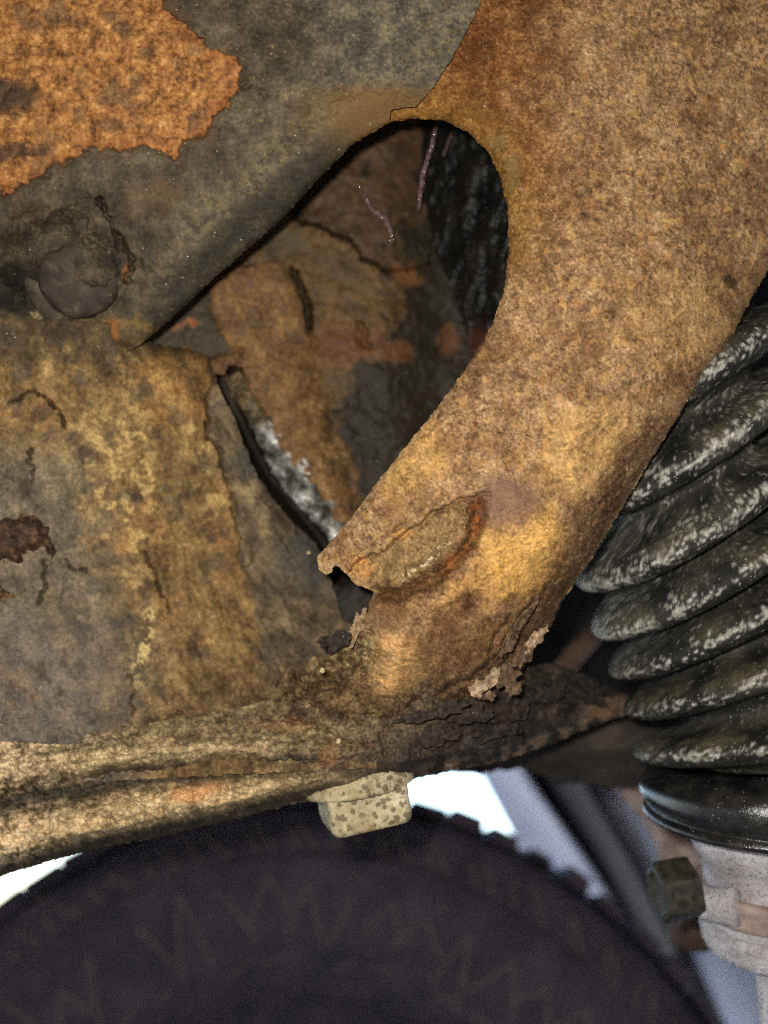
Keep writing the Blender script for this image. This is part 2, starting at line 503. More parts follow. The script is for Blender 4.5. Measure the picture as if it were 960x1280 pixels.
def arm_color(u, v, s):
    f = Field(u, v, 7, 30, 1)
    n1 = fbm(u, v, 10, 3, 31); n2 = fbm(u, v, 3.8, 3, 33); n3 = fbm(u, v, 70, 4, 35); n0 = fbm(u, v, 26, 3, 34)
    t = 0.5 + 0.15 * n1 + 0.24 * n2 + 0.16 * n3 + 0.13 * n0
    c = ramp(t, [(0.05, (72, 52, 38)), (0.35, (114, 86, 60)), (0.52, (142, 110, 78)), (0.72, (168, 136, 98)), (1.0, (202, 174, 134))])
    c = mixc(c, (140, 108, 84), 0.4 * sst(0.1, 0.5, fbm(u, v, 17, 4, 37)))
    c = mixc(c, (176, 136, 78), 0.5 * sst(0.15, 0.5, fbm(u, v, 15, 4, 38)))
    c = mixc(c, (170, 112, 66), 0.35 * sst(0.38, 0.6, fbm(u, v, 11, 4, 36)))
    c = mixc(c, (98, 72, 54), 0.45 * sst(0.15, 0.55, fbm(u, v, 32, 4, 39)))
    lv = fbm(u, v, 58, 5, 46, 0.62)
    c = mixc(c, (84, 58, 38), 0.45 * np.exp(-((lv - 0.15) / 0.02) ** 2) + 0.4 * np.exp(-((lv + 0.27) / 0.02) ** 2))
    c = mixc(c, (120, 82, 50), 0.35 * sst(-0.26, -0.30, lv))
    pit = sst(0.30, 0.10, worley(f.wu, f.wv, 15, 32)[0]) * sst(0.1, 0.5, fbm(u, v, 70, 3, 45))
    c = mixc(c, (66, 48, 36), 0.5 * pit)
    F1 = worley(f.wu, f.wv, 8.5, 31)[0]
    c = mixc(c, (74, 52, 38), 0.55 * sst(0.34, 0.12, F1) * sst(-0.2, 0.4, fbm(u, v, 30, 3, 40)))
    c = mixc(c, (46, 36, 30), 0.8 * f.blob(912, 353, 9, 7) + 0.6 * f.blob(783, 478, 9, 5) + 0.5 * f.blob(722, 244, 6, 4))
    # reddish brown towards the grey sheet at the top left
    red = sst(0, 1, 1.15 - dline(u, v, [(640, -60), (585, 60), (545, 140), (600, 190)]) / 150 + 0.22 * fbm(u, v, 60, 4, 41))
    c = mixc(c, ramp(t, [(0.1, (66, 38, 20)), (0.5, (108, 66, 36)), (0.9, (164, 112, 62))]), 0.85 * red)
    rim = np.exp(-(dline(u, v, HOLE_R[:8]) / 40) ** 2)
    c = mixc(c, ramp(t, [(0.1, (88, 60, 26)), (0.5, (134, 98, 46)), (0.9, (176, 138, 76))]), 0.6 * rim)
    c = mixc(c, (116, 100, 64), 0.55 * f.mask([(604, 176), (628, 166), (640, 182), (622, 196)], 5) + 0.55 * f.mask([(632, 196), (650, 190), (648, 212), (646, 240), (634, 246), (630, 216)], 4))
    # torch glow on the bulges painted in as yellow ochre
    for b, k, col in ((f.blob(660, 690, 70, 60, -40), 0.65, (206, 158, 84)), (f.blob(735, 560, 80, 55, -40), 0.4, (200, 160, 96)),
                      (f.blob(600, 740, 60, 30, -30), 0.45, (190, 140, 74)), (f.blob(497, 832, 44, 42), 0.7, (192, 148, 92)),
                      (f.blob(520, 580, 60, 34, -50), 0.35, (190, 148, 78)), (f.blob(850, 400, 90, 60), 0.25, (176, 138, 84))):
        c = mixc(c, ramp(t, [(0.1, np.array(col) * 0.6), (0.5, col), (0.9, np.minimum(np.array(col) * 1.15, 235))]), k * b)
    c = mixc(c, (118, 90, 76), 0.75 * f.blob(632, 628, 46, 38))
    dk = f.blob(575, 800, 90, 40, -32) + f.blob(470, 760, 40, 40) + f.blob(560, 770, 60, 18, -30)
    c = mixc(c, ramp(t, [(0.1, (64, 44, 30)), (0.5, (106, 76, 52)), (0.9, (150, 116, 80))]), 0.7 * dk)
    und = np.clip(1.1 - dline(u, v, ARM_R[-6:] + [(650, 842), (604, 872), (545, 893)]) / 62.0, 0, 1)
    c = mixc(c, ramp(t, [(0.1, (50, 36, 26)), (0.5, (92, 68, 50)), (0.9, (132, 104, 76))]), 0.92 * sst(0.1, 0.75, und + 0.2 * n3))  # shade of the curled-under edge painted darker
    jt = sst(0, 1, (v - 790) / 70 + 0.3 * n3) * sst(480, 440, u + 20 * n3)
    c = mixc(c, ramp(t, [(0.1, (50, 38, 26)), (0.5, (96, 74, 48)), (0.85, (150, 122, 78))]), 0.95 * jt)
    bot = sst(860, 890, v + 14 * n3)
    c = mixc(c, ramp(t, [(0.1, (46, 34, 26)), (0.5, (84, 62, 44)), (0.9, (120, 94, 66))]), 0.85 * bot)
    ft = 0.55 * dline(u, v, FOOT) + 16 * n3 + 8 * n1
    c = mixc(c, rail_color(u, v, s), sst(46, 12, ft) * sst(570, 530, u))
    # scab
    m = f.mask(scab, 5) * sst(596, 540, u + 20 * n1)
    sc = ramp(0.5 + 0.4 * fbm(u, v, 12, 5, 43, 0.65) + 0.2 * n2, [(0.1, (78, 62, 42)), (0.45, (124, 104, 68)), (0.7, (150, 126, 82)), (0.95, (190, 160, 108))])
    c = mixc(c, sc, 0.62 * m)
    c = mixc(c, (190, 136, 76), (0.6 * f.blob(452, 708, 22, 18) + 0.6 * f.blob(502, 668, 11, 8)) * sst(0.35, 0.6, t))
    c = mixc(c, (96, 74, 52), 0.6 * m * sst(0.1, 0.5, fbm(u, v, 20, 4, 44)))
    cr = f.line(crescent, 11)
    c = mixc(c, ramp(t, [(0.2, (60, 44, 30)), (0.6, (100, 68, 40)), (0.9, (140, 92, 50))]), 0.85 * cr)
    c = mixc(c, (150, 88, 46), 0.7 * f.line([(560, 712), (582, 688), (598, 655), (596, 632)], 7) * sst(0.3, 0.6, t))
    c = mixc(c, (196, 184, 152), 0.8 * f.line([(500, 722), (520, 714), (542, 698), (558, 680)], 2.4) * sst(0.0, 0.3, n1 + n2))
    # edge of the torn lip is a little paler, worn crests
    c = mixc(c, (176, 148, 108), 0.4 * sst(-7, 0, s) * sst(430, 560, v) * sst(765, 740, v))
    return desat(np.clip(1.2 * c - 0.014, 0.004, 1), 0.02, 1.0)


# ---- upper flange (left, grey coating, bare orange patch)
fl_poly = [(-60, -40), (612, -40), (601, 2), (592, 22), (575, 55), (562, 78), (545, 104), (530, 122), (519, 134), (503, 134), (488, 138), (487, 153)] + FLANGE_EDGE[2:] + \
          [(160, 440), (100, 452), (-60, 452)]
patch = [(-80, -60), (195, -60), (208, 8), (232, 32), (255, 50), (270, 66), (297, 76), (303, 104), (292, 124), (270, 146),
         (256, 172), (230, 180), (222, 196), (180, 182), (150, 190), (120, 186), (105, 190), (72, 206), (42, 226), (15, 238), (-80, 250)]
bend = [(620, -60), (500, 105), (440, 128), (360, 190), (290, 250), (215, 325), (150, 400)]
fl_base = tps([(-40, -20, 0.200), (300, -20, 0.198), (600, -20, 0.1935), (520, 120, 0.1945), (100, 250, 0.202), (300, 200, 0.199), (-40, 300, 0.205), (100, 430, 0.2095), (-40, 430, 0.2085), (180, 400, 0.207)])
nut_c = (103, 352)
hump = [(20, 262), (60, 250), (118, 246), (138, 290), (158, 320), (166, 345), (150, 372), (130, 390), (60, 392), (10, 380), (-30, 330)]

def fl_depth(u, v, s):
    f = Field(u, v, 8, 26, 2)
    d = fl_base(u, v)
    be = sdpoly(u, v, bend + [(150, 600), (900, 600), (900, -60)])
    strip = np.clip(-be, 0, 90) / 90.0 * sst(520, 430, u)
    d = d + 0.0075 * strip ** 1.3
    t = np.clip(dline(u, v, FLANGE_EDGE[1:]) / 12.0, 0, 1)
    d = d + 0.0014 * (1 - np.sqrt(np.clip(1 - (1 - t) ** 2, 0, 1)))
    pa = f.sd(patch) + 7 * fbm(u, v, 20, 5, 59, 0.65)
    m = sst(2.0, -2.0, pa)
    d = d + m * (0.0017 + 0.0009 * fbm(u, v, 20, 5, 51) + 0.0004 * fbm(u, v, 6, 3, 53))
    d = d - 0.0008 * np.exp(-((pa - 4) / 5) ** 2) * sst(0.0, 0.5, fbm(u, v, 60, 2, 54) + 0.3)      # lifted rim of the coating
    d = d + 0.0016 * f.line([(302, 106), (318, 113), (329, 117)], 2.4)
    # mud hump round the bolt, cracked away on its right
    hd = f.sd(hump)
    d = d - 0.0058 * sst(0, 46, -hd)
    d = d + 0.0050 * f.line([(122, 248), (132, 268), (146, 290), (153, 308), (163, 322), (166, 338), (158, 352)], 2.6)
    d = d + 0.0012 * f.line([(155, 310), (170, 325), (180, 336)], 1.8) + 0.0012 * f.line([(24, 282), (70, 262), (112, 245)], 2.0)
    d = d + 0.004 * f.gauss(20, 358, 44, 28)
    for (a, b, w) in (((82, 290), (96, 284), 2.0), ((108, 270), (109, 283), 2.0), ((28, 284), (40, 286), 2), ((43, 315), (45, 332), 2.4)):
        d = d + 0.0012 * f.line([a, b], w)
    d = d + 0.00035 * fbm(u, v, 26, 4, 55) + 0.00012 * fbm(u, v, 4.5, 3, 57) * (1 - 0.3 * m)
    # sinks into the lower plate along its bottom left border
    d = d + 0.004 * sst(418, 450, v + 6 * fbm(u, v, 30, 3, 58)) * sst(190, 150, u)
    pits = worley(u, v, 9, 5)[0]
    d = d + 0.0004 * sst(0.28, 0.1, pits) * sst(330, 420, u) * sst(150, 100, v)
    return d

def fl_color(u, v, s):
    f = Field(u, v, 8, 26, 2)
    n1 = fbm(u, v, 26, 4, 61); n2 = fbm(u, v, 5, 3, 63); n3 = fbm(u, v, 90, 4, 65)
    c = ramp(0.5 + 0.3 * n1 + 0.18 * n2 + 0.2 * n3, [(0.05, (58, 49, 37)), (0.4, (86, 75, 57)), (0.65, (108, 95, 73)), (0.95, (138, 120, 90))])
    # cool grey upper sheet
    g = sst(330, 470, u + 40 * n3) * sst(150, 90, v + 30 * n1)
    c = mixc(c, ramp(0.5 + 0.4 * n1 + 0.25 * n2, [(0.1, (68, 63, 54)), (0.5, (99, 92, 79)), (0.9, (142, 129, 98))]), 0.85 * g)
    # olive dusting on the bend
    dust = np.exp(-((dline(u, v, bend) - 4) / 26) ** 2) * sst(0.0, 0.45, fbm(u, v, 12, 5, 67, 0.7) + 0.15)
    c = mixc(c, (138, 122, 84), 0.5 * dust)
    c = mixc(c, (158, 138, 82), 0.5 * sst(0.42, 0.62, fbm(u, v, 16, 5, 68, 0.7)) * sst(240, 300, u))
    # facet below the bend, painted darker for its turned-away shade
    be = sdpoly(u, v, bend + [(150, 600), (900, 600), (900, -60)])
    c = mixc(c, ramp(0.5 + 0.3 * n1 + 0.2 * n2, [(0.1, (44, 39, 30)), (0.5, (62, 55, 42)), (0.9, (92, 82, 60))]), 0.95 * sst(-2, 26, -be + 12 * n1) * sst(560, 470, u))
    c = mixc(c, (128, 92, 46), 0.7 * sst(130, 20, np.hypot((u - 470), (v - 135) * 1.4) + 20 * n1) * sst(98, 120, v))
    c = mixc(c, (118, 84, 46), 0.5 * f.blob(190, 250, 40, 24, -20) + 0.35 * f.blob(40, 268, 40, 12, -20))
    # bolt side mud, brown-grey
    mud = sst(210, 300, v + 20 * n3) * sst(250, 150, u + 0.3 * v - 100)
    c = mixc(c, ramp(0.5 + 0.4 * n1 + 0.2 * n2, [(0.1, (50, 42, 32)), (0.5, (76, 66, 50)), (0.9, (106, 92, 66))]), 0.8 * mud)
    c = mixc(c, (44, 37, 30), 0.8 * f.blob(25, 362, 62, 34))  # hollow at the bolt's lower left, its shadow painted in
    c = mixc(c, ramp(0.5 + 0.5 * n1 + 0.2 * n2, [(0.1, (64, 50, 28)), (0.5, (96, 78, 46)), (0.9, (132, 104, 56))]), 0.9 * sst(385, 415, v + 10 * n1))
    c = mixc(c, (150, 92, 42), 0.7 * f.blob(138, 416, 12, 14) + 0.6 * f.blob(158, 338, 5, 12))
    # bare orange rust
    pa = f.sd(patch) + 7 * fbm(u, v, 20, 5, 59, 0.65)
    m = sst(2.0, -2.0, pa)
    p1 = fbm(u, v, 18, 5, 71, 0.6); p2 = fbm(u, v, 5, 3, 73)
    o = ramp(0.5 + 0.42 * p1 + 0.24 * p2, [(0.05, (92, 58, 30)), (0.3, (140, 90, 42)), (0.5, (176, 116, 54)), (0.72, (200, 140, 70)), (0.95, (222, 176, 110))])
    gp = sst(0.22, 0.5, fbm(u, v, 46, 4, 75) + 0.1 * p2)
    o = mixc(o, (108, 90, 66), 0.5 * gp)
    o = mixc(o, (74, 60, 48), 0.8 * f.blob(10, 122, 40, 22) + 0.7 * f.blob(20, 190, 60, 10, -5) + 0.5 * f.blob(140, 158, 20, 10))
    o = mixc(o, (158, 90, 38), 0.35 * sst(-26, -4, f.sd(patch)))
    c = mixc(desat(np.clip(0.98 * c - 0.005, 0.004, 1), 0.02), desat(o, 0.07, 0.86), m)
    c = mixc(c, (70, 48, 30), 0.35 * np.exp(-(pa / 2.2) ** 2) * sst(-0.2, 0.3, fbm(u, v, 24, 3, 79)))
    halo = np.exp(-(np.clip(f.sd(patch), 0, 99) / 13) ** 2) * (1 - m) * sst(-0.1, 0.5, fbm(u, v, 30, 4, 78))
    c = mixc(c, (112, 78, 46), 0.6 * halo)
    # pale drips of dried mud
    c = mixc(c, (150, 136, 96), 0.8 * f.blob(45, 392, 7, 6) + 0.7 * f.blob(50, 402, 5, 5) + 0.6 * f.blob(90, 373, 6, 5))
    return c

sheet('upper_flange', fl_poly, fl_depth, fl_color, M_coat, sub, 1.6, 0.0018, 1.3, 8, 2)

# ---- lower plate (left), two delaminated layers
pl_edge = [(180, 424), (205, 432), (236, 434), (262, 446), (268, 470), (280, 498), (294, 524), (308, 562), (324, 598), (344, 628), (368, 654), (390, 674), (408, 700), (416, 735), (430, 776)]
pl_poly = [(-60, 395), (120, 402), (160, 405)] + pl_edge + [(470, 800), (470, 960), (-60, 985)]
layer1 = [(-80, 380), (210, 380), (256, 440), (266, 470), (258, 505), (260, 545), (276, 566), (288, 606), (294, 648), (300, 700), (318, 760), (330, 860), (330, 1000), (-80, 1000)]
pl_base = tps([(-40, 410, 0.2085), (100, 420, 0.2095), (200, 440, 0.215), (250, 480, 0.222), (120, 560, 0.214), (220, 640, 0.222), (330, 640, 0.231),
               (420, 780, 0.231), (-40, 600, 0.209), (0, 760, 0.207), (120, 760, 0.213), (250, 800, 0.218), (-40, 930, 0.205), (150, 920, 0.207), (320, 870, 0.212), (460, 900, 0.206)])
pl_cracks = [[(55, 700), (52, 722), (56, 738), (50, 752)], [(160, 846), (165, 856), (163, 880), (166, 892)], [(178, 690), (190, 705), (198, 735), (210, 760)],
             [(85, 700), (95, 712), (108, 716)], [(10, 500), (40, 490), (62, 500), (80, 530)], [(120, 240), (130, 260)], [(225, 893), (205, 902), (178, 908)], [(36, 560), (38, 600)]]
def pl_uv(u, v):
    a = math.radians(62)
    return u * math.cos(a) + v * math.sin(a), -u * math.sin(a) + v * math.cos(a)

def pl_depth(u, v, s):
    f = Field(u, v, 8, 34, 3)
    la, lb = pl_uv(u, v)
    d = pl_base(u, v)
    l1 = f.mask(layer1, 2.5)
    d = d - 0.0026 * l1 * sst(760, 600, v) + 0.0040 * f.line(layer1[3:9], 2.6) * sst(690, 620, v)
    d = d - 0.0016 * f.gauss(300, 560, 16, 34, -25) - 0.0016 * f.gauss(330, 640, 20, 40, -30)
    d = d + 0.0019 * fbm(la * 0.45, lb, 44, 5, 81, 0.6) * sst(60, 200, u)
    d = d + 0.0009 * fbm(u, v, 30, 5, 83) + 0.00028 * fbm(u, v, 7, 3, 85)
    d = d - 0.0018 * f.gauss(230, 470, 30, 60, 20) + 0.0010 * f.gauss(195, 440, 14, 40, 20)
    tt = np.clip(dline(u, v, [(172, 416), (205, 432), (236, 434), (262, 446), (268, 462)]) / 40.0, 0, 1)
    d = d + 0.020 * (1 - np.sqrt(np.clip(1 - (1 - tt) ** 2, 0, 1)))
    for q in pl_cracks:
        d = d + 0.0030 * f.line(q, 1.6)
    # second layer: soft shingle steps
    F1, F2, cid = worley(la * 0.5 + 6 * fbm(u, v, 30, 2, 87), lb, 40, 8)
    d = d + (1 - l1 * 0.7) * (0.0010 * (cid - 0.5) + 0.0008 * sst(0.09, 0, F2 - F1)) * sst(170, 260, u)
    # crumbling foot where plate meets the rail
    d = d + sst(840, 900, v) * 0.0016 * fbm(u, v, 22, 5, 89)
    d = d + 0.0022 * f.line([(-40, 934), (20, 936), (60, 942), (100, 938)], 3)
    return d

def pl_color(u, v, s):
    f = Field(u, v, 9, 34, 3)
    la, lb = pl_uv(u, v)
    st = fbm(la * 0.25, lb, 30, 5, 91, 0.6); n1 = fbm(u, v, 24, 5, 93, 0.6); n2 = fbm(u, v, 6, 3, 95); n3 = fbm(u, v, 110, 3, 97)
    t = 0.5 + 0.25 * n1 + 0.22 * st + 0.16 * n2
    c = ramp(t, [(0.05, (58, 44, 29)), (0.35, (98, 76, 46)), (0.6, (130, 102, 62)), (0.9, (172, 140, 90))])
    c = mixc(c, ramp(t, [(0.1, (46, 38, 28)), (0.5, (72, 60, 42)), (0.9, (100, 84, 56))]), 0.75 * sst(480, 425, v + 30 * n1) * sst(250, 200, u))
    # ochre patch in the upper middle
    c = mixc(c, ramp(t, [(0.1, (86, 60, 30)), (0.5, (132, 96, 52)), (0.9, (170, 132, 76))]), 0.8 * f.blob(235, 470, 60, 80, 20))
    # cooler grey at left and low
    g = sst(190, 60, u + 60 * n3 + 40 * n1) * sst(520, 600, v)
    c = mixc(c, ramp(t, [(0.1, (66, 60, 50)), (0.5, (100, 92, 76)), (0.9, (138, 126, 104))]), 0.8 * g)
    c = mixc(c, (104, 98, 92), 0.5 * sst(700, 860, v + 40 * n1) * sst(260, 100, u))
    # pale ochre crust in two ragged bands
    band = np.exp(-(dline(f.wu, f.wv, [(105, 540), (130, 590), (150, 640), (170, 690)]) / 30) ** 2) + np.exp(-(dline(f.wu, f.wv, [(160, 520), (175, 590), (170, 640)]) / 26) ** 2) + \
        np.exp(-(dline(f.wu, f.wv, [(245, 540), (258, 590), (275, 640)]) / 18) ** 2)
    c = mixc(c, (176, 146, 90), 0.8 * np.clip(band, 0, 1) * sst(-0.05, 0.35, fbm(u, v, 22, 5, 99, 0.65)))
    c = mixc(c, (186, 166, 108), 0.8 * f.line([(190, 765), (182, 800), (172, 845)], 9) * sst(-0.2, 0.3, n2 + n1))
    # orange-brown streaks
    for q, w, k in (([(150, 690), (190, 640), (200, 700), (215, 770)], 18, 0.55), ([(280, 620), (275, 670), (300, 720), (330, 740)], 16, 0.6),
                    ([(15, 505), (50, 510), (60, 530)], 20, 0.45), ([(0, 830), (30, 870)], 24, 0.4), ([(330, 700), (330, 740)], 9, 0.5)):
        c = mixc(c, (146, 100, 58), 0.75 * k * np.exp(-(dline(f.wu, f.wv, q) / w) ** 2) * sst(-0.3, 0.3, n1))
    # second layer: dark grey-olive
    l1 = f.mask(layer1, 3)
    c2 = ramp(0.5 + 0.35 * st + 0.3 * n1 + 0.1 * n2, [(0.05, (48, 41, 32)), (0.4, (84, 72, 55)), (0.65, (112, 96, 71)), (0.95, (156, 134, 94))])
    c = mixc(c, c2, 0.9 * (1 - l1))
    c = mixc(c, (66, 70, 68), 0.6 * f.blob(390, 690, 40, 50, 50) + 0.5 * f.blob(320, 570, 24, 40))
    c = mixc(c, (74, 68, 58), 0.5 * sst(0.25, 0.5, fbm(u, v, 40, 4, 103)))
    c = mixc(c, (60, 46, 36), 0.55 * sst(0.3, 0.6, fbm(u, v, 54, 4, 101)))
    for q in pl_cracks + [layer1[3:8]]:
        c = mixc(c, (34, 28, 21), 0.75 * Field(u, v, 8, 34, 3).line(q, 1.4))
    # brown foot
    c = mixc(c, ramp(t, [(0.1, (54, 40, 28)), (0.5, (98, 76, 50)), (0.9, (150, 124, 82))]), 0.8 * sst(815, 870, v + 26 * n1) * sst(150, 260, u))
    return desat(np.clip(1.15 * c - 0.006, 0.004, 1), 0.03, 1.1)

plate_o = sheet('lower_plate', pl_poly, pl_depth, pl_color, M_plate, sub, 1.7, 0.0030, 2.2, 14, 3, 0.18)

# ---- bottom rail
yt = ([-60, 0, 60, 100, 150, 200, 300, 370, 430, 520, 600, 650, 690, 720, 760, 800, 830], [926, 926, 930, 930, 908, 902, 884, 866, 858, 850, 846, 834, 828, 838, 858, 876, 884])
yb = ([-60, 0, 30, 100, 200, 300, 370, 440, 525, 600, 640, 700, 760, 830], [1112, 1096, 1086, 1066, 1046, 1023, 1004, 990, 972, 957, 948, 925, 900, 878])
rail_poly = list(zip(*yt)) + list(zip(*yb))[::-1]
rail_base = tps([(-40, 1000, 0.199), (200, 970, 0.199), (400, 940, 0.199), (480, 900, 0.2005), (560, 900, 0.206), (650, 890, 0.222), (740, 880, 0.247), (810, 880, 0.268), (560, 950, 0.207), (200, 1040, 0.199), (200, 900, 0.204), (350, 880, 0.208)])

def rail_lines(u):
    top = np.interp(u, *yt); bot = np.interp(u, *yb)
    up = np.interp(u, [-60, 0, 100, 200, 300, 400, 480], [958, 958, 950, 938, 936, 946, 948])
    gr = np.interp(u, [-60, 0, 60, 150, 300, 400, 480], [1012, 1004, 995, 975, 957, 956, 958])
    lo = np.interp(u, [-60, 0, 100, 200, 300, 440, 520], [1062, 1050, 1026, 1004, 988, 972, 955])
    return top, up, gr, lo, bot

def rail_depth(u, v, s):
    f = Field(u, v, 5, 26, 4)
    vw = v + 5 * fbm(u, v, 40, 4, 111)
    top, up, gr, lo, bot = rail_lines(u)
    d = rail_base(u, v)
    lw = sst(560, 440, u + 30 * fbm(u, v, 40, 3, 110))
    bump = np.exp(-((vw - up) / 16) ** 2) * 0.0045 - np.exp(-((vw - gr) / 15) ** 2) * 0.0056 + np.exp(-((vw - lo) / 22) ** 2) * 0.0026
    d = d - bump * lw
    # turned-under lip
    t = np.clip((bot - v) / 24.0, 0, 1)
    d = d + 0.014 * (1 - t) ** 1.1 * sst(0, 1, 1.2 - (u - 430) / 400.0)
    # crumbs left, cracked slabs right
    d = d + lw * (0.0013 * fbm(u, v, 17, 5, 113, 0.6) + 0.0006 * fbm(u, v, 6, 3, 115))
    sv = v + 0.16 * u
    strata = fbm(u * 0.22, sv, 13, 4, 118, 0.6)
    d = d + lw * (0.0010 * np.round(strata * 3) / 3 + 0.0004 * strata + 0.0007 * fbm(u, v, 9, 4, 122, 0.65)) + 0.0007 * sst(0.25, 0.5, fbm(u, v, 13, 4, 120))
    F1, F2, cid = worley(f.wu * 0.75, f.wv * 1.25, 26, 12)
    ro = 1 - lw
    d = d + ro * (0.0020 * (cid - 0.5) + 0.0030 * sst(0.09, 0, F2 - F1) * sst(-0.2, 0.3, fbm(u, v, 50, 3, 116)) + 0.0009 * fbm(u * 0.5, v, 10, 4, 117))
    d = d + 0.0022 * f.line([(330, 895), (380, 903), (415, 915), (430, 925)], 2.6) + 0.0018 * f.line([(470, 870), (490, 900), (475, 920), (482, 945)], 2.4)
    d = d + 0.0024 * f.line([(210, 897), (226, 890)], 3)
    d = d + t * 0 + (1 - t) * 0.0008 * ridged(u * 0.25 + v * 0.06, v + u * 0.2, 6, 3, 119)
    return d

def rail_color(u, v, s):
    f = Field(u, v, 5, 26, 4)
    top, up, gr, lo, bot = rail_lines(u)
    n1 = fbm(u, v, 18, 5, 121, 0.6); n2 = fbm(u, v, 5, 3, 123); n3 = fbm(u, v, 80, 3, 125)
    vw = v + 6 * n3
    strata = fbm(u * 0.22, v + 0.16 * u, 13, 4, 118, 0.6)
    t = 0.5 + 0.32 * n1 + 0.22 * n2 + 0.05 * strata
    c = ramp(t, [(0.05, (58, 46, 32)), (0.35, (100, 82, 54)), (0.6, (138, 116, 78)), (0.9, (186, 160, 112))])
    lw = sst(600, 430, u + 40 * n3 + 30 * n1 - 1.2 * (900 - v))
    c = mixc(c, ramp(t, [(0.1, (120, 98, 62)), (0.5, (170, 144, 98)), (0.9, (206, 182, 136))]), 0.75 * lw * np.exp(-((vw - up) / 16) ** 2) * sst(430, 260, u))  # upper ridge painted paler, as catching the light
    c = mixc(c, ramp(t, [(0.1, (116, 94, 60)), (0.5, (176, 146, 98)), (0.9, (214, 190, 144))]), 0.85 * lw * np.exp(-((vw - lo) / 22) ** 2))  # lower ridge painted paler, as catching the light
    c = mixc(c, (186, 122, 58), 0.5 * lw * f.blob(245, 990, 40, 12, -12))
    c = mixc(c, ramp(t, [(0.1, (42, 38, 31)), (0.5, (66, 60, 48)), (0.9, (100, 90, 70))]), 0.95 * lw * np.exp(-((vw - gr) / 14) ** 2))  # shade of the groove painted dark
    c = mixc(c, (206, 178, 138), 0.5 * sst(160, 0, u) * lw * sst(0.35, 0.6, t) * (1 - np.exp(-((vw - gr) / 14) ** 2)))  # left end painted paler, as brightly lit
    c = mixc(c, ramp(t, [(0.1, (50, 37, 27)), (0.5, (92, 69, 47)), (0.9, (140, 112, 74))]), 0.8 * f.blob(420, 866, 120, 44, 4) + 0.5 * f.blob(300, 905, 90, 16, -8))
    # right: dark cracked scale
    dk = ramp(0.5 + 0.35 * n1 + 0.2 * n2, [(0.05, (34, 28, 25)), (0.4, (54, 45, 40)), (0.7, (76, 64, 56)), (0.95, (112, 96, 80))])
    c = mixc(c, dk, 0.95 * (1 - lw))
    c = mixc(c, (140, 96, 52), 0.7 * f.blob(412, 942, 14, 18) + 0.4 * f.blob(360, 905, 40, 10))
    c = mixc(c, (150, 120, 90), 0.6 * sst(14, 4, np.abs(bot - v - 6)) * sst(500, 560, u) * sst(0, 0.4, n1 + 0.2))
    c = mixc(c, (160, 118, 80), 0.6 * f.blob(755, 885, 34, 12, -20))
    # underside lip, painted dark for its shade
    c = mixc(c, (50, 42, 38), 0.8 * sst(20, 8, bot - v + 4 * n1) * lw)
    return desat(np.clip(1.15 * c - 0.006, 0.004, 1), 0.14)

rail = sheet('bottom_rail', rail_poly, rail_depth, rail_color, M_scale, sub, 1.6, 0.006, 2.0, 9, 4)

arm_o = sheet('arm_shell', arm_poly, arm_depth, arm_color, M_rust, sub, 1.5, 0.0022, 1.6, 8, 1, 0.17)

# ---- rear flange behind the rail (far right, out of focus)
def rf_depth(u, v, s):
    return 0.300 + 0.00002 * (u - 600) + 0.018 * ((v - 930) / 60.0) ** 2 + 0.0006 * fbm(u, v, 30, 4, 131)
def rf_color(u, v, s):
    return ramp(0.5 + 0.4 * fbm(u * 0.5, v, 40, 4, 133), [(0.1, (48, 43, 42)), (0.5, (76, 68, 62)), (0.9, (116, 98, 82))])
sheet('rear_flange', [(520, 950), (600, 935), (700, 905), (790, 862), (850, 850), (850, 985), (800, 982), (760, 988), (735, 978), (700, 980), (670, 966), (640, 962), (600, 968), (540, 966)],
      rf_depth, rf_color, M_scale, sub, 3.0, 0.004, 5, 20, 5)

# ---- inside the oval hole
def in_base(u, v):
    return 0.2465 + 0.00003 * (u - 400) - 0.000012 * (v - 400)
step_line = [(360, 268), (400, 284), (432, 302), (458, 324), (482, 342)]
def in_depth(u, v, s):
    f = Field(u, v, 8, 40, 6)
    d = in_base(u, v)
    up = sdpoly(f.wu, f.wv, [(340, 262)] + step_line + [(540, 330), (560, 80), (340, 80)])
    d = d + 0.0035 * sst(2, -3, up) - 0.0006 * np.exp(-((up - 5) / 4) ** 2)
    d = d + 0.0014 * fbm(u, v, 60, 5, 141) + 0.0004 * fbm(u, v, 12, 4, 143)
    d = d + 0.0030 * f.line([(450, 405), (455, 425), (462, 430)], 4) + 0.0050 * f.line([(364, 340), (374, 362), (381, 384), (383, 414)], 4.5)
    d = d + 0.006 * sst(480, 560, u)
    d = d + 0.022 * np.exp(-(dline(u, v, [(278, 478), (300, 525), (335, 592), (395, 665), (420, 700)]) / 20) ** 2)
    return d
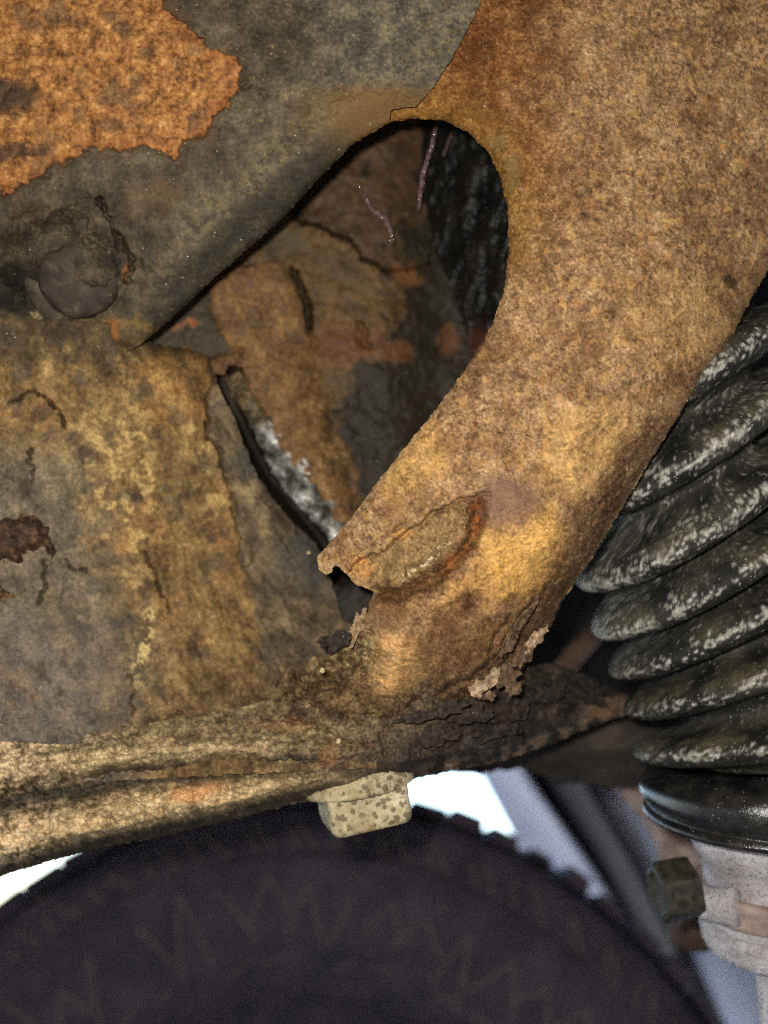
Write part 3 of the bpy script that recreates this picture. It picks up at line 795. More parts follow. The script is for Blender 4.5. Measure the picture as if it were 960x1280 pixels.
def in_color(u, v, s):
    f = Field(u, v, 10, 40, 6)
    n1 = fbm(u, v, 40, 5, 145, 0.6); n2 = fbm(u, v, 8, 3, 147)
    t = 0.5 + 0.35 * n1 + 0.15 * n2
    c = ramp(t, [(0.05, (52, 41, 24)), (0.4, (98, 72, 36)), (0.65, (130, 94, 46)), (0.95, (164, 120, 66))])
    up = sst(4, -4, sdpoly(f.wu, f.wv, [(340, 262)] + step_line + [(540, 330), (560, 80), (340, 80)]))
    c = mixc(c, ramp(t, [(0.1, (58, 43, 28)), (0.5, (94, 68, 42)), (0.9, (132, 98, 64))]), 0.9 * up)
    c = mixc(c, (24, 20, 16), 0.95 * np.exp(-(dline(u, v, [(278, 478), (300, 525), (335, 592), (395, 665), (430, 740)]) / 24) ** 2))  # shade in the deep split painted near-black
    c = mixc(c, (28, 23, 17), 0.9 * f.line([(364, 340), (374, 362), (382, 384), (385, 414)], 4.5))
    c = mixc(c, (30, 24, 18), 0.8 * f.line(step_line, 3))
    c = mixc(c, (96, 84, 56), 0.8 * f.blob(350, 300, 44, 20, 25) + 0.4 * f.blob(420, 330, 50, 20, 25))
    c = mixc(c, (128, 70, 38), 0.6 * f.blob(430, 430, 40, 24))
    c = mixc(c, (78, 68, 48), 0.9 * sst(320, 270, u + 20 * n1))
    c = mixc(c, (176, 104, 48), 0.9 * f.blob(241, 402, 8, 6) + 0.8 * f.blob(226, 410, 8, 5))
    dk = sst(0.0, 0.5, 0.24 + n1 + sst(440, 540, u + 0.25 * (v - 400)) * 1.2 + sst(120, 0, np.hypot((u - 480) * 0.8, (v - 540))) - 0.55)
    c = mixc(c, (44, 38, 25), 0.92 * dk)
    c = mixc(c, (146, 92, 44), 0.55 * f.blob(505, 345, 22, 16) + 0.5 * f.blob(470, 410, 10, 14) + 0.5 * f.blob(490, 440, 30, 16) + 0.5 * f.blob(560, 425, 16, 22))
    c = desat(c, 0.04, 0.84)
    return np.concatenate([c, np.clip(0.75 + 0.3 * t, 0.5, 1)[:, None]], 1)
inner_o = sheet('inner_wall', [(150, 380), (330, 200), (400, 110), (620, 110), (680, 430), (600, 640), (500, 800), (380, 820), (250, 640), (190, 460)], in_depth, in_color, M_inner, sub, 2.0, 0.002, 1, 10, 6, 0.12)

# tongue of bright rust lying on the inner wall
tg_poly = [(262, 362), (272, 345), (295, 335), (322, 328), (346, 327), (362, 342), (372, 362), (379, 385), (383, 412), (420, 440), (450, 470), (480, 520), (500, 570), (520, 640), (520, 700), (440, 690),
           (412, 640), (392, 606), (362, 580), (346, 548), (330, 516), (312, 488), (302, 460), (285, 458), (282, 468), (264, 470), (262, 450), (290, 440), (276, 418), (264, 392)]
tg_right = [(383, 400), (392, 430), (410, 480), (440, 560), (470, 640), (900, 640), (900, 400)]
def tg_depth(u, v, s):
    f = Field(u, v, 6, 26, 7)
    right = sdpoly(u, v, tg_right) + 10 * fbm(u, v, 30, 4, 150)
    d = in_base(u, v) - 0.0060 + 0.0100 * sst(70, -45, right) * sst(395, 450, v)
    t = np.clip(-s / 16.0, 0, 1)
    d = d + 0.0018 * (1 - np.sqrt(np.clip(1 - (1 - t) ** 2, 0, 1)))
    d = d + 0.0018 * f.line([(286, 440), (300, 438), (305, 452)], 2.2)
    d = d + 0.0050 * sst(380, 392, u + 0.35 * (400 - v) * 0.4) * sst(425, 405, v)
    return d + 0.0010 * fbm(u, v, 30, 5, 151) + 0.0004 * fbm(u, v, 7, 3, 153)
def tg_color(u, v, s):
    f = Field(u, v, 6, 26, 7)
    n1 = fbm(u, v, 26, 5, 155, 0.6); n2 = fbm(u, v, 6, 3, 157)
    c = ramp(0.5 + 0.35 * n1 + 0.25 * n2, [(0.05, (76, 54, 28)), (0.4, (120, 84, 42)), (0.65, (146, 104, 52)), (0.95, (180, 136, 80))])
    c = mixc(c, (108, 86, 66), 0.6 * sst(0.2, 0.5, fbm(u, v, 18, 4, 159)) * sst(450, 420, v))
    right = sdpoly(u, v, tg_right) + 16 * n1
    return mixc(desat(c, 0.08, 0.9), in_color(u, v, s)[:, :3], sst(50, -30, right + 14 * n1) * sst(395, 450, v))
sheet('rust_tongue', tg_poly, tg_depth, tg_color, M_inner, sub, 1.8, 0.004, 2.2, 12, 7, 0.15)

# broken pale edge between plate and tongue
es_poly = [(276, 472), (300, 464), (316, 482), (336, 506), (360, 538), (384, 568), (408, 598), (430, 632), (450, 660), (446, 700), (424, 694), (406, 668), (384, 646), (360, 620), (340, 590), (324, 556), (307, 520), (290, 496)]
def es_depth(u, v, s):
    d = 0.2375 + 0.00002 * (u - 300)
    t = np.clip(-s / 14.0, 0, 1)
    d = d + 0.004 * (1 - np.sqrt(np.clip(1 - (1 - t) ** 2, 0, 1)))
    F1, F2, cid = worley(u + 7 * fbm(u, v, 14, 3, 160), v, 24, 14)
    return d + 0.0045 * (F1 - 0.4) + 0.0020 * fbm(u, v, 9, 4, 161)
def es_color(u, v, s):
    n1 = fbm(u, v, 17, 5, 163, 0.6); n2 = fbm(u, v, 30, 3, 165)
    c = ramp(0.5 + 0.4 * n1 + 0.3 * n2, [(0.05, (46, 44, 39)), (0.3, (84, 80, 71)), (0.55, (134, 130, 121)), (0.9, (210, 207, 200))])
    return mixc(c, ramp(0.5 + 0.4 * n1, [(0.1, (62, 52, 34)), (0.5, (104, 88, 58)), (0.9, (150, 128, 86))]), sst(545, 505, v + 12 * n2))
sheet('broken_edge', es_poly, es_depth, es_color, M_plate, sub, 1.6, 0.004, 3.0, 10, 8)

# black coated far cavity wall, shadow painted in, coming forward to the right
def cw_depth(u, v, s):
    d = 0.262 - 0.00022 * (u - 520)
    d = d + 0.0024 * fbm(u + 8 * fbm(u, v, 40, 3, 172), v * 0.4 + 0.2 * u, 26, 4, 171) + 0.0005 * fbm(u, v, 9, 3, 173)
    return d
def cw_color(u, v, s):
    n = fbm(u + 8 * fbm(u, v, 40, 3, 172), v * 0.45, 26, 4, 175)
    c = ramp(0.5 + 0.4 * n + 0.2 * fbm(u, v, 6, 3, 177), [(0.1, (18, 17, 15)), (0.5, (32, 30, 26)), (0.9, (58, 53, 42))])
    c = mixc(c, (110, 60, 40), 0.6 * sst(395, 430, v) * sst(560, 600, u))
    return np.concatenate([c, np.full((len(c), 1), 0.7)], 1)
sheet('cavity_wall', [(512, 110), (720, 110), (720, 500), (600, 480), (588, 440), (575, 390), (552, 330), (535, 280), (524, 220)], cw_depth, cw_color, M_inner, sub, 2.0, 0.002, 2, 14, 9)

# wet wax runs, catching the torch
t = NT('wet_wax')
n = t.noise(900, 3)
M_wax = t.out(t.mix(t.map(n, 0.4, 0.6), lin((74, 52, 46)), lin((160, 128, 128))), 0.13, t.bump(n, 0.0009, 1.0), 1.0)
for pts, r in (([(447, 226), (456, 246), (467, 264), (480, 272), (487, 284), (491, 306)], [0.0002, 0.0004, 0.0006, 0.0009, 0.0006, 0.0003]),
               ([(546, 158), (541, 178), (534, 200), (528, 224), (525, 248), (524, 264)], [0.0004, 0.0007, 0.0006, 0.0007, 0.0005, 0.0002]),
               ([(566, 166), (560, 178), (554, 196)], [0.0002, 0.0003, 0.0002])):
    pp = smooth_pts([list(lp(a, b, 0.2455)) for a, b in pts], 16)
    pp = pp + np.random.RandomState(3).randn(16, 3) * 0.00015
    rr = np.interp(np.linspace(0, 1, 16), np.linspace(0, 1, len(r)), r)
    v_, f_ = tube(pp, rr, 8)
    mesh_obj('wax_run', v_, f_, M_wax, inner_o)

# ---- loose scabs and flakes of rust
def flake(name, cu, cv, ru, rv, rot, d0, slope, pal, seed, thick=0.0008, mat=None, base=None):
    r = np.random.RandomState(seed)
    th = np.linspace(0, 2 * math.pi, 17, endpoint=False)
    rad = 1 + 0.30 * r.randn(17).clip(-1.3, 1.3)
    a = math.radians(rot)
    x = ru * rad * np.cos(th); y = rv * rad * np.sin(th)
    poly = [(float(cu + p * math.cos(a) - q * math.sin(a)), float(cv + p * math.sin(a) + q * math.cos(a))) for p, q in zip(x, y)]
    sx, sy = slope
    def dep(u, v, s):
        return (d0 if base is None else base(u, v, s) + 0.0008 - 0.0018 * sst(0, 9, -s)) + sx * (u - cu) + sy * (v - cv) + 0.0006 * fbm(u, v, 12, 3, seed) + 0.00025 * ridged(u, v, 5, 2, seed)
    def colr(u, v, s):
        return ramp(0.5 + 0.4 * fbm(u, v, 8, 4, seed) + 0.15 * fbm(u, v, 3, 2, seed + 1), [(0.1, pal[0]), (0.5, pal[1]), (0.9, pal[2])])
    o = sheet(name, poly, dep, colr, mat or M_scale, arm_o if seed < 211 or seed in (228, 229) else rail, 1.5, thick, 2.0, 6, seed)
    return o
BR = ((58, 42, 30), (104, 80, 58), (150, 122, 90)); PA = ((108, 86, 62), (152, 126, 97), (200, 178, 150)); DK = ((36, 29, 25), (60, 49, 42), (92, 77, 64))
for q in ((598, 862, 15, 9, -50, 0.1975, (0.00003, 0.00002), PA, 201), (617, 846, 18, 7, -58, 0.1985, (0.00004, 0.00001), PA, 202),
          (634, 846, 15, 12, -45, 0.2015, (0.00006, 0.00002), BR, 203), (652, 822, 22, 9, -55, 0.2015, (0.00008, 0.00003), BR, 204),
          (668, 800, 16, 8, -52, 0.2020, (0.00008, 0.00002), PA, 205), (676, 790, 12, 5, -30, 0.2025, (0.00005, 0.0), PA, 206),
          (638, 800, 30, 7, -55, 0.1965, (0.00010, 0.00004), BR, 207), (655, 772, 34, 6, -55, 0.1960, (0.00012, 0.00004), BR, 208),
          (610, 870, 10, 6, -20, 0.1995, (0, 0.00002), BR, 209), (642, 862, 12, 7, -30, 0.2035, (0.00005, 0.00003), BR, 210),
          (560, 886, 24, 8, -18, 0.1985, (0.00002, 0.0), DK, 211), (520, 898, 26, 8, -8, 0.1965, (0.00001, 0.0), DK, 212),
          (590, 896, 26, 9, -14, 0.2010, (0.00008, 0.0), DK, 213), (640, 892, 26, 11, -16, 0.2130, (0.00014, 0.0), DK, 214),
          (690, 866, 24, 12, -10, 0.2260, (0.00016, 0.0), DK, 215), (620, 916, 30, 9, -14, 0.2090, (0.00014, 0.0), DK, 216),
          (548, 922, 30, 9, -10, 0.2010, (0.00004, 0.0), DK, 217), (740, 872, 22, 9, 10, 0.2420, (0.00018, 0.0), DK, 218)):
    flake('rust_flake', *q)
for poly_, cu_, cv_, sd_, lab_ in (([(-30, 646), (12, 642), (32, 636), (52, 644), (66, 658), (73, 676), (77, 698), (66, 704), (52, 692), (36, 694), (30, 710), (8, 706), (-30, 712)], 24, 672, 221, 'purple-brown raised scab of rust'),
                                  ([(-30, 716), (-4, 722), (10, 730), (24, 738), (22, 750), (6, 756), (-30, 770)], 0, 740, 222, 'small dark scab of rust')):
    def dep_(u, v, s, sd_=sd_):
        return pl_depth(u, v, s) + 0.0012 - 0.0048 * sst(0, 20, -s + 4 * fbm(u, v, 12, 3, sd_)) + 0.0008 * fbm(u, v, 12, 4, sd_ + 1)
    def col_(u, v, s, sd_=sd_):
        n_ = fbm(u, v, 12, 4, sd_ + 2)
        c = ramp(0.5 + 0.4 * n_ + 0.15 * fbm(u, v, 4, 2, sd_ + 3), [(0.1, (50, 34, 28)), (0.5, (84, 60, 46)), (0.9, (130, 96, 66))])
        return mixc(c, (140, 104, 62), 0.7 * sst(0.1, 0.5, fbm(u, v, 26, 3, sd_ + 4)) * sst(666, 690, v))
    o = sheet('rust_scab', poly_, dep_, col_, M_plate, plate_o, 1.6, 0.002, 3.0, 8, sd_)
    o['label'] = lab_
RB = ((84, 66, 44), (128, 104, 70), (170, 146, 104))
for q in ((130, 923, 32, 9, -6, 0, (0, 0), ((96, 80, 60), (140, 120, 92), (184, 164, 128)), 223), (206, 905, 28, 5, -8, 0, (0, 0), RB, 224), (290, 916, 12, 3, -25, 0, (0, 0), RB, 225),
          (310, 908, 40, 5, -10, 0, (0, 0), RB, 226), (350, 914, 18, 7, 18, 0, (0, 0), ((84, 62, 40), (126, 92, 58), (160, 124, 82)), 227), (395, 930, 26, 8, 20, 0, (0, 0), RB, 230), (450, 935, 30, 9, -5, 0, (0, 0), BR, 231)):
    flake('rust_flake', *q, base=rail_depth)
for q in ((448, 782, 9, 22, 25, 0.1955, (0, 0), ((96, 76, 54), (140, 114, 82), (180, 154, 118)), 228), (423, 800, 24, 10, -20, 0.1985, (0, 0), DK, 229)):
    flake('rust_flake', *q)
# pale grit crumbs lying on the joint
for i, (a, b, r, dd) in enumerate(((403, 838, 4.0, 0.2005), (423, 927, 4.5, 0.1985), (386, 691, 2.6, 0.2280))):
    c0 = lp(a, b, dd - 0.0004); rr = r * dd / F
    zz = np.linspace(-1, 1, 7)
    cs = [c0 + np.array([0, 0, z * rr]) for z in zz]
    rad = [max(1e-5, rr * math.sqrt(max(0, 1 - z * z)) * (0.7 + 0.6 * random.random())) for z in zz]
    v_, f_ = lathe(cs, [np.array([1.0, 0, 0])] * 7, [np.array([0, 1.0, 0])] * 7, rad, 8, 0.18, False)
    mesh_obj('grit_crumb', v_, f_, M_rust, sub, np.tile(lin((196, 176, 134)), (len(v_), 1)))

# ================================================================== mud-caked bolt on the flange
mb = thing('mud_caked_bolt', P(*nut_c, 0.205), 'dark mud-caked bolt head in the recess at the upper left', 'bolt')
e_ax = np.array([0.30, -0.90, -0.30]); e_ax /= np.linalg.norm(e_ax)
ea = np.cross(e_ax, [0, 0, 1.0]); ea /= np.linalg.norm(ea); eb = np.cross(e_ax, ea)
c0 = lp(100, 350, 0.2062)
prof = [(-0.004, 0.0090), (0.0, 0.0088), (0.0035, 0.0086), (0.0052, 0.0082), (0.0060, 0.0074), (0.0063, 0.0060), (0.0060, 0.0045), (0.0062, 0.002)]
v_, f_ = lathe([c0 + e_ax * a for a, _ in prof], [ea] * 8, [eb] * 8, [b for _, b in prof], 40, 0.0)
w = np.array(v_)
v_ = w + 0.0011 * np.stack([fbm(w[:, 0] * 5000 + 40 * i, w[:, 2] * 5000 + w[:, 1] * 3000, 26, 4, 235 + i) for i in range(3)], -1); w = v_
cc = ramp(0.5 + 0.5 * fbm(w[:, 0] * 5000, w[:, 2] * 5000, 12, 4, 231), [(0.1, (38, 32, 26)), (0.5, (62, 54, 43)), (0.9, (94, 82, 64))])
mesh_obj('bolt_head', v_, f_, M_plate, mb, cc)
prof = [(-0.004, 0.0125), (-0.001, 0.0124), (0.0, 0.0118), (0.0003, 0.0095), (0.0, 0.008)]
v_, f_ = lathe([c0 + e_ax * (a - 0.0012) for a, _ in prof], [ea] * 5, [eb] * 5, [b for _, b in prof], 40, 0.01, False)
w = np.array(v_)
cc = ramp(0.5 + 0.5 * fbm(w[:, 0] * 5000, w[:, 2] * 5000, 14, 4, 233), [(0.1, (50, 43, 34)), (0.5, (76, 66, 52)), (0.9, (104, 92, 70))])
mesh_obj('washer', v_, f_, M_plate, mb, cc)

# ================================================================== hex bolt under the rail
def spotted(name):
    t = NT(name)
    n1 = t.noise(160, 4); n2 = t.noise(900, 4)
    base = t.mix(t.map(n1, 0.35, 0.66), lin((160, 140, 100)), lin((222, 208, 172)))
    base = t.mix(t.map(n2, 0.5, 0.75, 0, 0.7), base, lin((150, 116, 74)))
    base = t.mix(t.map(t.noise(90, 4), 0.55, 0.68, 0, 0.75), base, lin((108, 88, 58)))
    wv = t.n('ShaderNodeVectorMath', operation='ADD')
    nz = t.n('ShaderNodeTexNoise'); nz.inputs['Scale'].default_value = 600; t.l(t.co, nz.inputs['Vector'])
    sc = t.n('ShaderNodeVectorMath', operation='SCALE'); sc.inputs['Scale'].default_value = 0.0016; t.l(nz.outputs['Color'], sc.inputs[0])
    t.l(t.co, wv.inputs[0]); t.l(sc.outputs[0], wv.inputs[1])
    sp1 = t.map(t.voro(560, vec=wv.outputs[0]), 0.34, 0.44, 1, 0)
    pick = t.map(t.noise(140, 2), 0.36, 0.48, 0, 1)
    k = t.math('MULTIPLY', sp1, pick)
    sp2 = t.math('MULTIPLY', t.map(t.voro(900), 0.16, 0.26, 1, 0), t.map(t.noise(210, 2), 0.5, 0.6))
    k = t.math('MAXIMUM', k, sp2)
    c = t.mix(t.math('MULTIPLY', k, 0.75), base, lin((92, 77, 52)))
    nb = t.bump(n2, 0.0003, 0.6)
    nb = t.bump(k, 0.0003, 0.6, nb)
    return t.out(c, 0.7, nb, 0.3)
M_spot = spotted('blistered_zinc')
hb = thing('square_bolt', P(452, 1000, 0.208), 'beige corroded square bolt head with dark blisters hanging under the rail', 'bolt')
ax = np.array([-0.17, 0.10, 0.98]); ax /= np.linalg.norm(ax)
ea = np.array([1.0, 0, 0.17]); ea /= np.linalg.norm(ea); eb = np.cross(ax, ea)
c0 = lp(449, 984, 0.2140)
def hexprism(c0, ax, ea, eb, prof, rot, sub_=7):
    """prof: (height, across-corner radius); rounded hexagon rings"""
    th = np.linspace(0, 2 * math.pi, 6 * sub_, endpoint=False)
    k = np.cos(math.pi / 6) / np.cos((th % (math.pi / 3)) - math.pi / 6)
    k = np.minimum(k, 0.965)
    vt, fs = [], []
    m = len(th)
    for h, r in prof:
        vt.append(c0 + ax * h + (r * k)[:, None] * (np.cos(th + rot)[:, None] * ea + np.sin(th + rot)[:, None] * eb))
    for i in range(len(prof) - 1):
        for j in range(m):
            q = (j + 1) % m
            fs.append((i * m + j, i * m + q, (i + 1) * m + q, (i + 1) * m + j))
    V = np.concatenate(vt + [(c0 + ax * prof[0][0])[None], (c0 + ax * prof[-1][0])[None]])
    a, b = len(V) - 2, len(V) - 1
    for j in range(m):
        q = (j + 1) % m
        fs.append((a, q, j)); fs.append((b, (len(prof) - 1) * m + j, (len(prof) - 1) * m + q))
    return V, fs
def flatten(V): return loc2w(V[:, 0], V[:, 1], V[:, 2])
def roundsquare(c0, ax, ea, eb, prof, rot, cr=0.0022, seed=1):
    """prof: (height, half side); square rings with rounded corners"""
    r_ = np.random.RandomState(seed)
    vt, fs = [], []
    for h, r in prof:
        ring = []
        for q in range(4):
            base = q * math.pi / 2
            k = max(r - cr, 1e-4)
            cxs, cys = k * math.sqrt(2) * math.cos(base + math.pi / 4), k * math.sqrt(2) * math.sin(base + math.pi / 4)
            for a in np.linspace(0, math.pi / 2, 6):
                ring.append((cxs + min(cr, r) * math.cos(base + a), cys + min(cr, r) * math.sin(base + a)))
            nx, ny = -math.sin(base + math.pi / 2 - math.pi / 2), math.cos(base)
            p0 = ring[-1]
            b2 = base + math.pi / 2
            p1 = (k * math.sqrt(2) * math.cos(b2 + math.pi / 4) + min(cr, r) * math.cos(b2), k * math.sqrt(2) * math.sin(b2 + math.pi / 4) + min(cr, r) * math.sin(b2))
            for a in np.linspace(0, 1, 9)[1:-1]:
                ring.append((p0[0] * (1 - a) + p1[0] * a, p0[1] * (1 - a) + p1[1] * a))
        ring = np.array(ring); m = len(ring)
        ring = ring * (1 + 0.006 * r_.randn(m, 1))
        c, n_ = math.cos(rot), math.sin(rot)
        x = ring[:, 0] * c - ring[:, 1] * n_; y = ring[:, 0] * n_ + ring[:, 1] * c
        vt.append(c0 + ax * h + x[:, None] * ea + y[:, None] * eb)
    for i in range(len(prof) - 1):
        for j in range(m):
            q = (j + 1) % m
            fs.append((i * m + j, i * m + q, (i + 1) * m + q, (i + 1) * m + j))
    V = np.concatenate(vt + [(c0 + ax * prof[0][0])[None]])
    for j in range(m):
        fs.append((len(V) - 1, (j + 1) % m, j))
    return V, fs
V, fs = roundsquare(c0 + ea * 0.0003, ax, ea, eb, [(-0.0089, 0.0074), (-0.0086, 0.0087), (-0.0078, 0.0094), (-0.0068, 0.0097), (-0.006, 0.0098), (-0.0045, 0.0098), (-0.003, 0.0098), (0.0, 0.0099), (0.003, 0.0099)], math.radians(14), 0.0020)
mesh_obj('head', flatten(V), fs, M_spot, hb)
prof = [(0.0000, 0.0118), (-0.0002, 0.0128), (0.0001, 0.0133), (0.0008, 0.0135), (0.0016, 0.0133), (0.0024, 0.0128), (0.0060, 0.0122)]
v_, f_ = lathe([c0 + ax * a for a, _ in prof], [ea] * 7, [eb] * 7, [b for _, b in prof], 56, 0.014)
mesh_obj('washer', v_, f_, M_spot, hb)

# ================================================================== rubber bellows
SC = 0.236 / F
rings = [(-3, 696, 400, -32), (-2, 701, 480, -32), (-1, 707, 565, -33), (0, 714, 652, -35), (1, 724, 735, -36), (2, 745, 795, -34), (3, 764, 845, -29), (4, 782, 893, -22), (5, 796, 945, -10), (6, 800, 990, -2)]
R0 = 168.0
ks = np.array([r[0] for r in rings], float)
cen = np.array([(r[1] + R0 * math.cos(math.radians(r[3])), r[2] + R0 * math.sin(math.radians(r[3]))) for r in rings])
ph = np.array([r[3] for r in rings], float)
def boot_frame(k):
    u = np.interp(k, ks, cen[:, 0]); v = np.interp(k, ks, cen[:, 1]); a = math.radians(np.interp(k, ks, ph))
    sag = np.interp(k, [1, 2, 3, 4, 5, 6], [0.02, -0.04, -0.13, -0.18, -0.20, -0.05])
    c = lp(u, v, 0.2365)
    e1 = np.array([math.cos(a), 0, -math.sin(a)])
    dn = np.array([-math.sin(a), 0, -math.cos(a)])
    e2 = -np.array([0, math.sqrt(1 - sag * sag), 0]) + dn * sag
    return c, e1, e2
half = [0.0, 0.05, 0.10, 0.15, 0.20, 0.25, 0.29, 0.32, 0.345, 0.365, 0.382, 0.395, 0.41, 0.425, 0.44, 0.46, 0.48]
drop = [0.0, 0.5, 1.9, 4.2, 7.2, 11.0, 15.0, 19.5, 25, 31, 38, 45, 52, 58, 63, 67, 69]
rows = []                                                # (k, crest k, phase, drop)
for k0 in range(-1, 6):
    for a, b in [(-a, b) for a, b in zip(half[:0:-1], drop[:0:-1])] + list(zip(half, drop)) + [(0.5, 70)]:
        if k0 + a <= 5.6: rows.append((k0 + a, k0, a, b))
kk = np.array([r[0] for r in rows])
NB = 520
def boot_colors():
    K = np.repeat(kk, NB); TH = np.tile(np.linspace(0, 2 * math.pi, NB, endpoint=False), len(kk))
    X = TH * R0; Y = arc.ravel()                               # unrolled, in pixels
    ph_ = K - np.round(K)                                   # -0.5 .. 0.5, 0 on a crest, positive below it
    n1 = fbm(X * 0.35, Y, 5.5, 4, 401, 0.75); n2 = fbm(X, Y, 60, 4, 403); n3 = fbm(X * 0.6, Y, 4, 2, 405); n4 = fbm(X * 0.5, Y, 24, 3, 407)
    c = ramp(0.5 + 0.35 * n2 + 0.25 * n1, [(0.1, (26, 26, 25)), (0.5, (52, 50, 45)), (0.9, (92, 87, 74))])
    ol = np.exp(-((ph_ + 0.24) / 0.16) ** 2) * sst(-0.4, 0.3, n2)
    c = mixc(c, ramp(0.5 + 0.5 * n1, [(0.1, (62, 57, 40)), (0.5, (100, 92, 64)), (0.9, (146, 134, 96))]), (0.35 + 0.45 * sst(2, 5, K)) * ol)
    crest = np.exp(-((ph_ + 0.02) / 0.16) ** 2)
    tip = np.exp(-((TH - math.pi) / 0.6) ** 2)
    dots = sst(0.30, 0.12, worley(X, Y * 1.2, 11, 41)[0]) * sst(-0.1, 0.3, n2 + n4)
    wh = sst(0.10, 0.42, 0.62 * n1 + 0.3 * n3 + 0.42 * crest + 0.30 * n4 - 0.27 + 0.10 * sst(3.2, 1.0, K) + 0.22 * tip * sst(0.4, 1.0, K) * sst(5, 2, K))
    wh = np.maximum(wh, 0.9 * dots * sst(2.2, 0.6, K))
    c = mixc(c, ramp(0.5 + 0.5 * n3, [(0.1, (136, 131, 116)), (0.6, (184, 179, 165)), (0.95, (224, 220, 210))]), 0.85 * wh)
    ro = 1.0 - 0.35 * (1 - wh) * sst(0.1, -0.3, n2)
    return np.concatenate([c, ro[:, None]], 1)
t = NT('dusty_rubber')
at = t.n('ShaderNodeAttribute', attribute_name='Col')
fine = t.noise(2400, 3, 0.65)
spk = t.math('MULTIPLY', t.map(t.voro(850), 0.10, 0.18, 1, 0), t.map(t.noise(170, 2), 0.44, 0.56))
kx = t.n('ShaderNodeCombineXYZ'); fm = t.map(fine, 0.3, 0.7, 0.55, 1.45)
for i in range(3): t.l(fm, kx.inputs[i])
base = t.mix(1.0, at.outputs['Color'], kx.outputs[0], 'MULTIPLY')
base = t.mix(t.math('MULTIPLY', spk, 0.85), base, lin((206, 200, 190)))
M_boot = t.out(base, t.math('MULTIPLY', at.outputs['Alpha'], 0.9), t.bump(fine, 0.0004, 0.7), 0.3)
t = NT('black_cuff')
fine = t.noise(2200, 3); sp_ = t.math('MULTIPLY', t.map(t.voro(900), 0.08, 0.14, 1, 0), t.map(t.noise(250, 2), 0.45, 0.58))
M_cuff = t.out(t.mix(sp_, t.mix(t.map(t.noise(160, 4), 0.4, 0.7, 0, 0.35), lin((20, 20, 20)), lin((84, 80, 74))), lin((190, 184, 176))), t.map(t.noise(300, 4), 0.3, 0.7, 0.10, 0.34), t.bump(fine, 0.0002, 0.5), 0.8)

bt = thing('rubber_bellows', loc2w(*lp(968, 1040, 0.2365)), 'black ribbed rubber bellows streaked with white dust beside the subframe', 'bellows')
th = np.linspace(0, 2 * math.pi, NB, endpoint=False)
ring_v = []
for k, k0, a, b in rows:
    amp = np.interp(k, [0, 3, 5], [1.05, 1.15, 1.15])
    wob = 1.6 * fbm(th * 40 + 30 * k0, np.full(NB, k * 9.0), 30, 3, 409)
    r = (R0 - b * amp + wob) * SC
    c, e1, e2 = boot_frame(k0)
    up = np.cross(e1, e2); up = up if up[2] > 0 else -up
    p0 = c - up * (a * float(np.interp(k0, [1, 2, 3, 5], [56, 54, 50, 50])) * SC) + r[:, None] * (np.cos(th)[:, None] * e1 + np.sin(th)[:, None] * e2)
    c, e1, e2 = boot_frame(k)
    p1 = c + r[:, None] * (np.cos(th)[:, None] * e1 + np.sin(th)[:, None] * e2)
    w_ = float(sst(0.36, 0.49, abs(a)))
    ring_v.append(p0 * (1 - w_) + p1 * w_)
V = np.concatenate(ring_v); nr = len(rows)
arc = np.array(ring_v); arc = np.concatenate([np.zeros((1, NB)), np.cumsum(np.linalg.norm(np.diff(arc, axis=0), axis=2), 0)]) / SC
ii, jj = np.meshgrid(np.arange(nr - 1), np.arange(NB), indexing='ij'); j2 = (jj + 1) % NB
f_ = np.stack([ii * NB + jj, ii * NB + j2, (ii + 1) * NB + j2, (ii + 1) * NB + jj], -1).reshape(-1, 4)
v_ = flatten(V)
mesh_obj('bellows', v_, f_, M_boot, bt, boot_colors())
# cuff: bead, waist, lower bead
prof = [(5.50, 126), (5.55, 138), (5.66, 152), (5.80, 160), (5.95, 163), (6.1, 163), (6.25, 160), (6.38, 156), (6.45, 155), (6.52, 158), (6.64, 160), (6.74, 156), (6.80, 146), (6.82, 120), (6.78, 98)]
ksx = np.concatenate([ks, [7.0]]); 
cs, a1, a2, rr = [], [], [], []
c6, e16, e26 = boot_frame(6)
dn6 = np.cross(e16, e26); dn6 = dn6 if dn6[2] < 0 else -dn6
c55 = boot_frame(5.5)[0]
for k, r in smooth_pts(prof, 60):
    if k < 6:
        w_ = (k - 5.5) / 0.5
        c, e1, e2 = boot_frame(k)
    else:
        c = c6 + dn6 * (k - 6) * 46 * SC; e1, e2 = e16, e26
    cs.append(c); a1.append(e1); a2.append(e2); rr.append(r * SC)
v_, f_ = lathe(cs, a1, a2, rr, 140, 0.0, False)
mesh_obj('cuff', v_, f_, M_cuff, bt)

# ================================================================== tie rod below the bellows
t = NT('whitened_steel')
n1 = t.noise(120, 5, 0.65); n2 = t.noise(1200, 4, 0.7)
base = t.mix(t.map(n1, 0.32, 0.66), lin((184, 173, 174)), lin((246, 240, 242)))
base = t.mix(t.map(n2, 0.52, 0.70, 0, 0.7), base, lin((104, 88, 80)))
base = t.mix(t.math('MULTIPLY', t.map(t.voro(650), 0.14, 0.24, 1, 0), t.map(t.noise(150, 2), 0.46, 0.56)), base, lin((48, 40, 36)))
M_white = t.out(base, 0.7, t.bump(n2, 0.0011, 1.0), 0.35)
tr = thing('tie_rod', loc2w(*lp(972, 1200, 0.236)), 'whitish corroded tie rod end below the bellows', 'tie rod')
axd = dn6
def col_prof(prof, name, cu, cv, mat, parent, nz=0.006, nseg=72):
    c = lp(cu, cv, 0.2365)
    pr = smooth_pts(prof, 40)
    v_, f_ = lathe([c + axd * a * SC for a, _ in pr], [e16] * 40, [e26] * 40, [b * SC for _, b in pr], nseg, nz)
    return mesh_obj(name, v_, f_, mat, parent)
